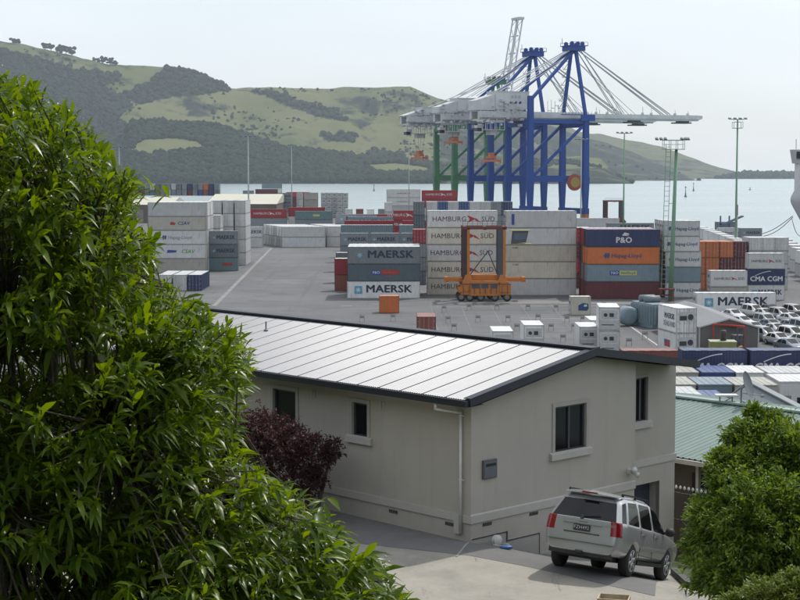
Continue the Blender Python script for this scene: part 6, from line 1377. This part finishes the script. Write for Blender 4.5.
# placement: rear right wheel and front right wheel seen in the photo
rr = gxy(629.5, 574); ph = R(26.0); hd = Vector((math.sin(ph), math.cos(ph), 0)); rt = Vector((hd.y, -hd.x, 0))
rr = Vector((4.86, 34.0, 0))
def at_(dx, dy): p = rr + hd * dx - rt * dy; return Vector((p.x, p.y, gz(p.x, p.y)))
pR, pL, pF = at_(0, 0), at_(0, 1.53), at_(2.715, 0)
zR = ony(629.5, 574.5, pR.y).z; zF = ony(668, 578.5, pF.y).z; zL = ony(558, 562.5, pL.y).z
pR.z, pF.z, pL.z = pR.z + .012, pF.z + .012, pL.z + .012
print('SUV ground', pR, zR, pF, zF, pL, zL)
fx = (pF - pR).normalized(); fy = (pL - pR); fy = (fy - fx * fy.dot(fx)).normalized(); fz = fx.cross(fy)
Mx = Matrix((fx, fy, fz)).transposed().to_4x4(); org = pR + fx * 1.33 + fy * .765
suv.matrix_world = Matrix.Translation(org) @ Mx

# --- parked cars in the lot: one model, repainted copies
SC2 = [(-2.15, -2.12, -2.1, .9, .98, 0), (-1.95, -1.9, -1.9, .9, 1.02, 0), (-1.75, -1.7, -1.7, .9, 1.03, 4), (-1.35, -1.35, -1.0, .92, 1.36, 2), (-.45, -.45, -.4, .92, 1.42, 1), (-.38, -.38, -.35, .92, 1.42, 2), (.35, .6, .18, .90, 1.38, 3), (.9, 1.05, 1.05, .9, .95, 0), (1.5, 1.5, 1.5, .9, .90, 0), (2.1, 2.08, 2.08, .9, .74, 0)]
SV2 = [(-2.2, -2.15, -2.0, .98, 1.62, 2), (-1.8, -1.8, -1.7, .98, 1.68, 1), (-1.7, -1.7, -1.6, .98, 1.70, 2), (-.6, -.6, -.6, .96, 1.70, 1), (-.5, -.5, -.5, .96, 1.70, 2), (.6, .8, .3, .95, 1.62, 3), (1.1, 1.2, 1.2, .9, 1.02, 0), (1.7, 1.7, 1.7, .9, .96, 0), (2.15, 2.1, 2.1, .9, .82, 0)]
def small_car(stn):
    o = empty('parked_car', (0, 0, -50)); sh, nm = car_grid(stn, [.72, .78, .84, .85, .83, .81, .66, .56], [-1, -.80, -.28, .28, .80, 1], [.26, .38, .52, .68], 1)
    split_regions(sh, nm, {'body': mat('car_white', (.6, .61, .62), .25, var=.01, coat=.5), 'side_window': m_cglass, 'rear_window': m_cglass, 'windscreen': m_cglass, 'tail_light': m_tail, 'headlight': m_head, 'grille': m_black}, o)
    for x in (-1.3, 1.32):
        for s in (-1, 1): wheel(o, x, s * .74, .32, s, False)
    MB().box(-1.9, 1.9, -.6, .6, .22, .4).build('underbody', m_black, o); return o
m_c = {'white': mat('car_white', (.6, .61, .62), .25), 'silver': mat('car_silver', (.36, .38, .40), .3, metal=.5, coat=.5), 'dark': mat('car_dark', (.03, .035, .04), .25, coat=.5), 'blue grey': mat('car_bluegrey', (.16, .20, .25), .3, metal=.3, coat=.5)}
prot = {'sedan': small_car(SC2), 'wagon': small_car(SV2)}; used_p = set()
lot = [(733.5, 320, 'white', 'sedan', 'white hatch nearest the lone long white container'), (754, 317, 'white', 'wagon', 'white van-like car in the back row of the lot'), (742, 327, 'white', 'sedan', 'white sedan at the left end of the second row'), (753.5, 333.5, 'white', 'sedan', 'white sedan just right of the shed gable'),
       (766, 327, 'silver', 'wagon', 'silver wagon in the middle of the second row'), (764.5, 341, 'silver', 'wagon', 'silver wagon standing right of the shed corner'), (776.5, 335, 'white', 'sedan', 'white sedan in the centre of the lot'), (778.5, 345, 'white', 'sedan', 'white sedan in the front row behind the blue grey one'),
       (789.5, 351.5, 'blue grey', 'sedan', 'blue grey sedan nearest the navy containers'), (781, 320.5, 'silver', 'wagon', 'silver wagon at the back of the lot'), (791, 324, 'white', 'sedan', 'white sedan far right in the back row'), (791.5, 331, 'silver', 'sedan', 'silver sedan at the right of the third row'),
       (792.5, 341, 'white', 'wagon', 'white wagon right of the centre rows'), (803, 333, 'silver', 'wagon', 'silver wagon cut by the right edge of view'), (804, 346, 'white', 'sedan', 'white sedan cut by the right edge near the front'), (771, 314.5, 'dark', 'sedan', 'dark sedan behind the lot near the long container'), (765, 319, 'white', 'sedan', 'white sedan tucked behind the silver wagon of the second row'), (795, 317, 'silver', 'wagon', 'silver wagon beside the dark one at the back right'), (803, 339.5, 'white', 'sedan', 'white sedan between two cars at the right edge'), (771, 330.5, 'blue grey', 'sedan', 'blue grey sedan squeezed in the middle of the lot'), (804, 322, 'dark', 'sedan', 'dark sedan at the back right corner')]
for px, py, cn_, kd, lb in lot:
    src = prot[kd]; o = src if kd not in used_p else copy_tree(src); used_p.add(kd)
    g = onz(px, py); o.location = g; o.scale = (1.1, 1.1, 1.1); o.rotation_euler = (0, 0, R(-68 + random.uniform(-5, 5))); tag(o, lb, 'car', 'cars parked in the port lot')
    for ch in o.children:
        if ch.name.split('.')[0] == 'body': ch.material_slots[0].link = 'OBJECT'; ch.material_slots[0].material = m_c[cn_]

# ============================================================ FOLIAGE
def leaves(name, P, D, Ln, Wd, droop, m, parent=None, N_=None):
    """P base points, D unit directions, blade with 3 segments"""
    n = len(P); P = np.asarray(P); D = np.asarray(D); Ln = np.asarray(Ln).reshape(-1, 1); Wd = np.asarray(Wd).reshape(-1, 1)
    up = rng.normal(0, .45, (n, 3)); up[:, 2] += 1.0; S = np.cross(D, up); S /= np.linalg.norm(S, axis=1, keepdims=True) + 1e-9; U = np.cross(S, D)
    V = np.empty((n, 11, 3)); dr = np.asarray(droop).reshape(-1, 1) if np.ndim(droop) else droop
    idx = 0; ts = [(0, .12), (.3, .85), (.62, .9), (1, .0)]; down = np.array([0, 0, -1.0])
    for t, w in ts:
        c = P + D * Ln * t + down * (dr * Ln * t * t); hw = Wd * w * .5
        if w == 0: V[:, idx] = c; idx += 1
        else:
            V[:, idx] = c - S * hw + U * hw * .35; V[:, idx+1] = c; V[:, idx+2] = c + S * hw + U * hw * .35; idx += 3
    fs = []
    for r in range(2): b = 3*r; fs += [(b, b+1, b+4, b+3), (b+1, b+2, b+5, b+4)]
    tri = [(6, 7, 9), (7, 8, 9)]
    V = V[:, :10]
    base = (np.arange(n) * 10)[:, None]
    q = np.concatenate([base + np.array(f)[None] for f in fs], axis=0); tr = np.concatenate([base + np.array(f)[None] for f in tri], axis=0)
    li = np.concatenate([q.reshape(-1), tr.reshape(-1)]).astype(np.int32); nq, nt = len(q), len(tr)
    me = bpy.data.meshes.new(name); me.vertices.add(n * 10); me.vertices.foreach_set('co', V.reshape(-1)); me.loops.add(len(li)); me.loops.foreach_set('vertex_index', li)
    me.polygons.add(nq + nt); me.polygons.foreach_set('loop_start', np.concatenate([np.arange(nq) * 4, nq * 4 + np.arange(nt) * 3]).astype(np.int32)); me.update(calc_edges=True); me.validate()
    me.polygons.foreach_set('use_smooth', [True] * len(me.polygons)); return link(name, me, m, parent)
def nrm(v): v = np.asarray(v, float); return v / (np.linalg.norm(v, axis=-1, keepdims=True) + 1e-9)
# --- near tree, left
OUT = [(-400, 50), (-60, 30), (0, 74), (28, 84), (58, 102), (86, 122), (98, 140), (118, 162), (142, 178), (128, 198), (130, 222), (156, 242), (155, 268), (180, 292), (212, 306), (232, 326), (252, 348), (250, 372), (236, 396), (238, 418), (238, 442), (256, 466), (286, 484), (318, 506), (340, 530), (374, 556), (398, 584), (412, 612), (430, 660), (440, 800), (-400, 800)]
HOLES = [(30, 355, 60, 28), (95, 345, 40, 22), (-20, 430, 30, 20), (40, 570, 60, 22), (120, 480, 26, 14)]
tips = []; tries = 0
root = Vector((-1.75, 7.6, -.0)); root.z = gz(root.x, root.y)
tree = empty('broadleaf_tree', root, 0, 'large leafy green tree filling the left side, near the viewer', 'tree')
m_leaf = leafmat('tree_leaf', (.050, .098, .010), (.155, .23, .022), rough=.33, trans=.5, spec=.45)
m_leaf2 = leafmat('hedge_leaf', (.05, .10, .012), (.19, .275, .036), rough=.5, trans=.38, spec=.3)
while len(tips) < 7400 and tries < 260000:
    tries += 1; px = random.uniform(-330, 450); py = random.uniform(20, 780)
    if not inpoly(px, py, OUT): continue
    dep = random.random()
    edge = min(1, max(0, min(math.hypot(px - a, py - b) for a, b in OUT[2:28]) / 120))
    Y = 6.3 + (2.3 + edge * .5) * dep - edge * .5
    hole = any(((px - a) / rx) ** 2 + ((py - b) / ry) ** 2 < 1 for a, b, rx, ry in HOLES)
    if hole and dep < .75: continue
    if (px < 0 or py > 640) and random.random() < .5: continue
    if 430 < py < 640 and px < 180 and random.random() < .5: Y += .6
    f = mnoise.fractal(Vector((px / 60, py / 60, dep * 3)), 1, 2, 3)
    if f < -.3 and dep < .45 and py < 450: continue
    tips.append(ony(px, py, Y))
print('sprays', len(tips))
ctr = Vector((-2.2, 8.2, CAMZ - 2.0)); P = []; D = []; Ln = []; Wd = []; Dr = []
for t in tips:
    ax = (t - ctr); ax.z = ax.z * .6 + 1.0; ax.y *= .8; ax = ax.normalized(); ax = (ax + Vector((random.gauss(0, .35), random.gauss(0, .35), random.gauss(0, .25)))).normalized()
    a = ax.cross(Vector((0, 0, 1))).normalized(); b = a.cross(ax); k = random.randint(11, 17); sc = random.uniform(.75, 1.2)
    for i in range(k):
        th = i * 2.4 + random.uniform(-.3, .3); u = i / k; sp = .95 - .65 * u + random.uniform(-.15, .15)
        d = ax * math.cos(sp) + (a * math.cos(th) + b * math.sin(th)) * math.sin(sp); P.append(t - ax * (.17 * (1 - u)) * sc); D.append(d); L1 = random.uniform(.07, .125) * sc; Ln.append(L1); Wd.append(L1 * random.uniform(.16, .26)); Dr.append(random.uniform(.15, .7))
lf = leaves('foliage', P, nrm(D), Ln, Wd, np.array(Dr), m_leaf, None); lf.parent = tree; lf.matrix_parent_inverse = Matrix.Translation(-root)
# limbs
m_limb = mat('tree_bark', (.10, .085, .06), .85, var=.3, scale=30, bump=.5, bscale=60)
mb = MB(); crown0 = Vector((-1.7, 7.7, CAMZ - 2.9)); mb.tube(root - Vector((0, 0, .4)), crown0, .14, .09, 10)
hubs = []
for px, py, Y in ((40, 150, 7.6), (90, 250, 7.2), (-80, 200, 7.8), (150, 330, 7.4), (10, 330, 7.0), (210, 480, 7.2), (110, 430, 6.9), (320, 560, 7.3), (0, 500, 6.8), (-120, 420, 7.5), (140, 590, 7), (60, 60 + 160, 8.0), (215, 390, 7.6)):
    h = ony(px, py, Y); hubs.append(h); mid = crown0.lerp(h, .5) + Vector((random.uniform(-.08, .08), random.uniform(-.1, .1), -.10)); mb.tube(crown0, mid, .045, .032, 8); mb.tube(mid, h, .032, .016, 8)
for t in tips:
    h = min(hubs, key=lambda q_: (q_ - t).length)
    if random.random() < .8: m1 = h.lerp(t, .55) + Vector((random.gauss(0, .03), random.gauss(0, .03), random.gauss(0, .03) - .03)); mb.tube(h, m1, .008, .005, 4, False); mb.tube(m1, t, .005, .0025, 4, False)
o = mb.build('limbs', m_limb, tree, fix=False); o.name = 'trunk'; o.matrix_parent_inverse = Matrix.Translation(-root)
# small pale specks scattered among the sprays
n = 1700; fp = []
for i in range(n): t = random.choice(tips); fp.append((tuple(t + Vector((random.gauss(0, .035), random.gauss(0, .035), random.gauss(.01, .03)))), random.uniform(.0025, .0055)))
o = blobs('pale_specks', fp, mat('speck_white', (.55, .55, .45), .5)); o.parent = tree; o.matrix_parent_inverse = Matrix.Translation(-root)
# --- bushes
def bush(label, base, lobes, nleaf, ll, m, name='bush', cat='bush', dens_shell=.55, w=.36, twig=None, spray=8):
    root = Vector(base); o = empty(name, root, 0, label, cat); cum = np.cumsum([l[1][0] * l[1][2] for l in lobes]); P = []; D = []; tw = MB()
    for i in range(nleaf):
        k = int(np.searchsorted(cum, random.random() * cum[-1])); c, r = lobes[min(k, len(lobes)-1)]
        v = Vector((random.gauss(0, 1), random.gauss(0, 1), random.gauss(0, 1))).normalized(); rad = dens_shell + (1.08 - dens_shell) * random.random() ** .6
        nz = 1 + .62 * mnoise.fractal(Vector((v.x * 3.2 + k, v.y * 3.2, v.z * 3.2 + k)), .8, 2.1, 5) + (.28 * random.random() if random.random() < .06 else 0)
        p = Vector((c[0] + v.x * r[0] * rad * nz, c[1] + v.y * r[1] * rad * nz, c[2] + v.z * r[2] * rad * nz)); p -= root
        if p.z < .02: continue
        ax = (v + Vector((random.gauss(0, .3), random.gauss(0, .3), random.gauss(.35, .3)))).normalized()
        for q_ in range(spray): P.append(p + Vector((random.gauss(0, ll * .35), random.gauss(0, ll * .35), random.gauss(0, ll * .35)))); D.append((ax + Vector((random.gauss(0, .65), random.gauss(0, .65), random.gauss(0, .5)))).normalized())
    Lr = rng.uniform(.6, 1.3, len(P)) * ll; leaves('foliage', P, nrm(D), Lr, Lr * w, rng.uniform(0, .5, len(P)), m, o)
    for c, r in lobes:
        cc = Vector(c) - root
        for i in range(10):
            v = Vector((random.gauss(0, 1), random.gauss(0, 1), abs(random.gauss(0, 1)))).normalized(); e = cc + Vector((v.x * r[0], v.y * r[1], v.z * r[2])) * .85
            tw.tube(Vector((cc.x * .4 + random.uniform(-.05, .05), cc.y * .4, 0)), cc, .03, .02, 5, False); tw.tube(cc, e, .018, .006, 5, False)
    tw.build('stem', twig or m_limb, o, fix=False); return o
def lobe(px, py, Y, rx, ry, dy=None):
    c = ony(px, py, Y); s = Y / FPX; return ((c.x, c.y, c.z), (rx * s, (dy or rx) * s, ry * s))
hl = [lobe(762, 450, 30.5, 30, 28), lobe(738, 480, 30, 24, 28), lobe(800, 472, 30, 34, 42), lobe(722, 530, 29.6, 27, 38), lobe(765, 530, 29.0, 50, 54), lobe(830, 540, 29, 46, 66), lobe(738, 438, 30.8, 14, 11), lobe(768, 421, 30.8, 11, 10), lobe(704, 550, 30, 16, 20), lobe(794, 446, 30.5, 17, 15), lobe(738, 575, 28.6, 40, 22), lobe(722, 460, 30.2, 11, 9), lobe(755, 413, 30.8, 7, 7), lobe(702, 512, 30, 10, 13), lobe(785, 432, 30.8, 9, 9)]
g = ony(760, 560, 30); bush('large dark green hedge bush right of the silver car', (g.x, g.y, gz(g.x, g.y) - .3), hl, 11000, .115, m_leaf2, name='hedge_bush')
m_leaf3 = leafmat('light_leaf', (.07, .11, .015), (.17, .22, .04), rough=.5, trans=.3, spec=.3)
g = ony(775, 600, 25); bush('small lighter green bush in the bottom right corner', (g.x, g.y, g.z - .6), [lobe(778, 602, 25, 34, 20), lobe(745, 606, 25, 20, 12), lobe(800, 590, 25, 20, 18)], 2200, .085, m_leaf3)
m_purple = leafmat('purple_leaf', (.035, .018, .014), (.095, .036, .036), rough=.5, trans=.25, spec=.3)
g = ony(300, 500, 39.5); lbs = [lobe(260, 428, 40, 26, 15), lobe(290, 441, 39.4, 24, 15), lobe(312, 457, 39.0, 17, 22), lobe(270, 460, 39.5, 34, 34), lobe(240, 440, 40.2, 26, 26), lobe(310, 482, 39, 14, 14), lobe(220, 460, 40, 30, 40), lobe(332, 450, 39, 10, 10)]
bush('dark purple-red shrub against the long grey wall', (g.x, g.y, gz(g.x, g.y) - .2), lbs, 3600, .10, m_purple, name='purple_shrub', cat='shrub')
# low planting hidden edge behind kerb
gp = [ony(700 + 18 * i, 585, 31 - i * .6) for i in range(4)]
# ============================================================ HAZE
b = MB().box(-9500, 9500, -300, 9000, -9, 900).build('haze', None); b.name = 'haze'
m = bpy.data.materials.new('haze_air'); m.use_nodes = True; t = m.node_tree; t.nodes.remove(t.nodes['Principled BSDF']); v = N(t, 'ShaderNodeVolumePrincipled')
v.inputs['Color'].default_value = (.80, .88, .96, 1); v.inputs['Density'].default_value = HAZE; v.inputs['Anisotropy'].default_value = .35
t.links.new(v.outputs[0], t.nodes['Material Output'].inputs['Volume']); b.data.materials.append(m); tag(b, kind='stuff')
b['label'] = 'pale blue haze over the harbour'; del b['label']
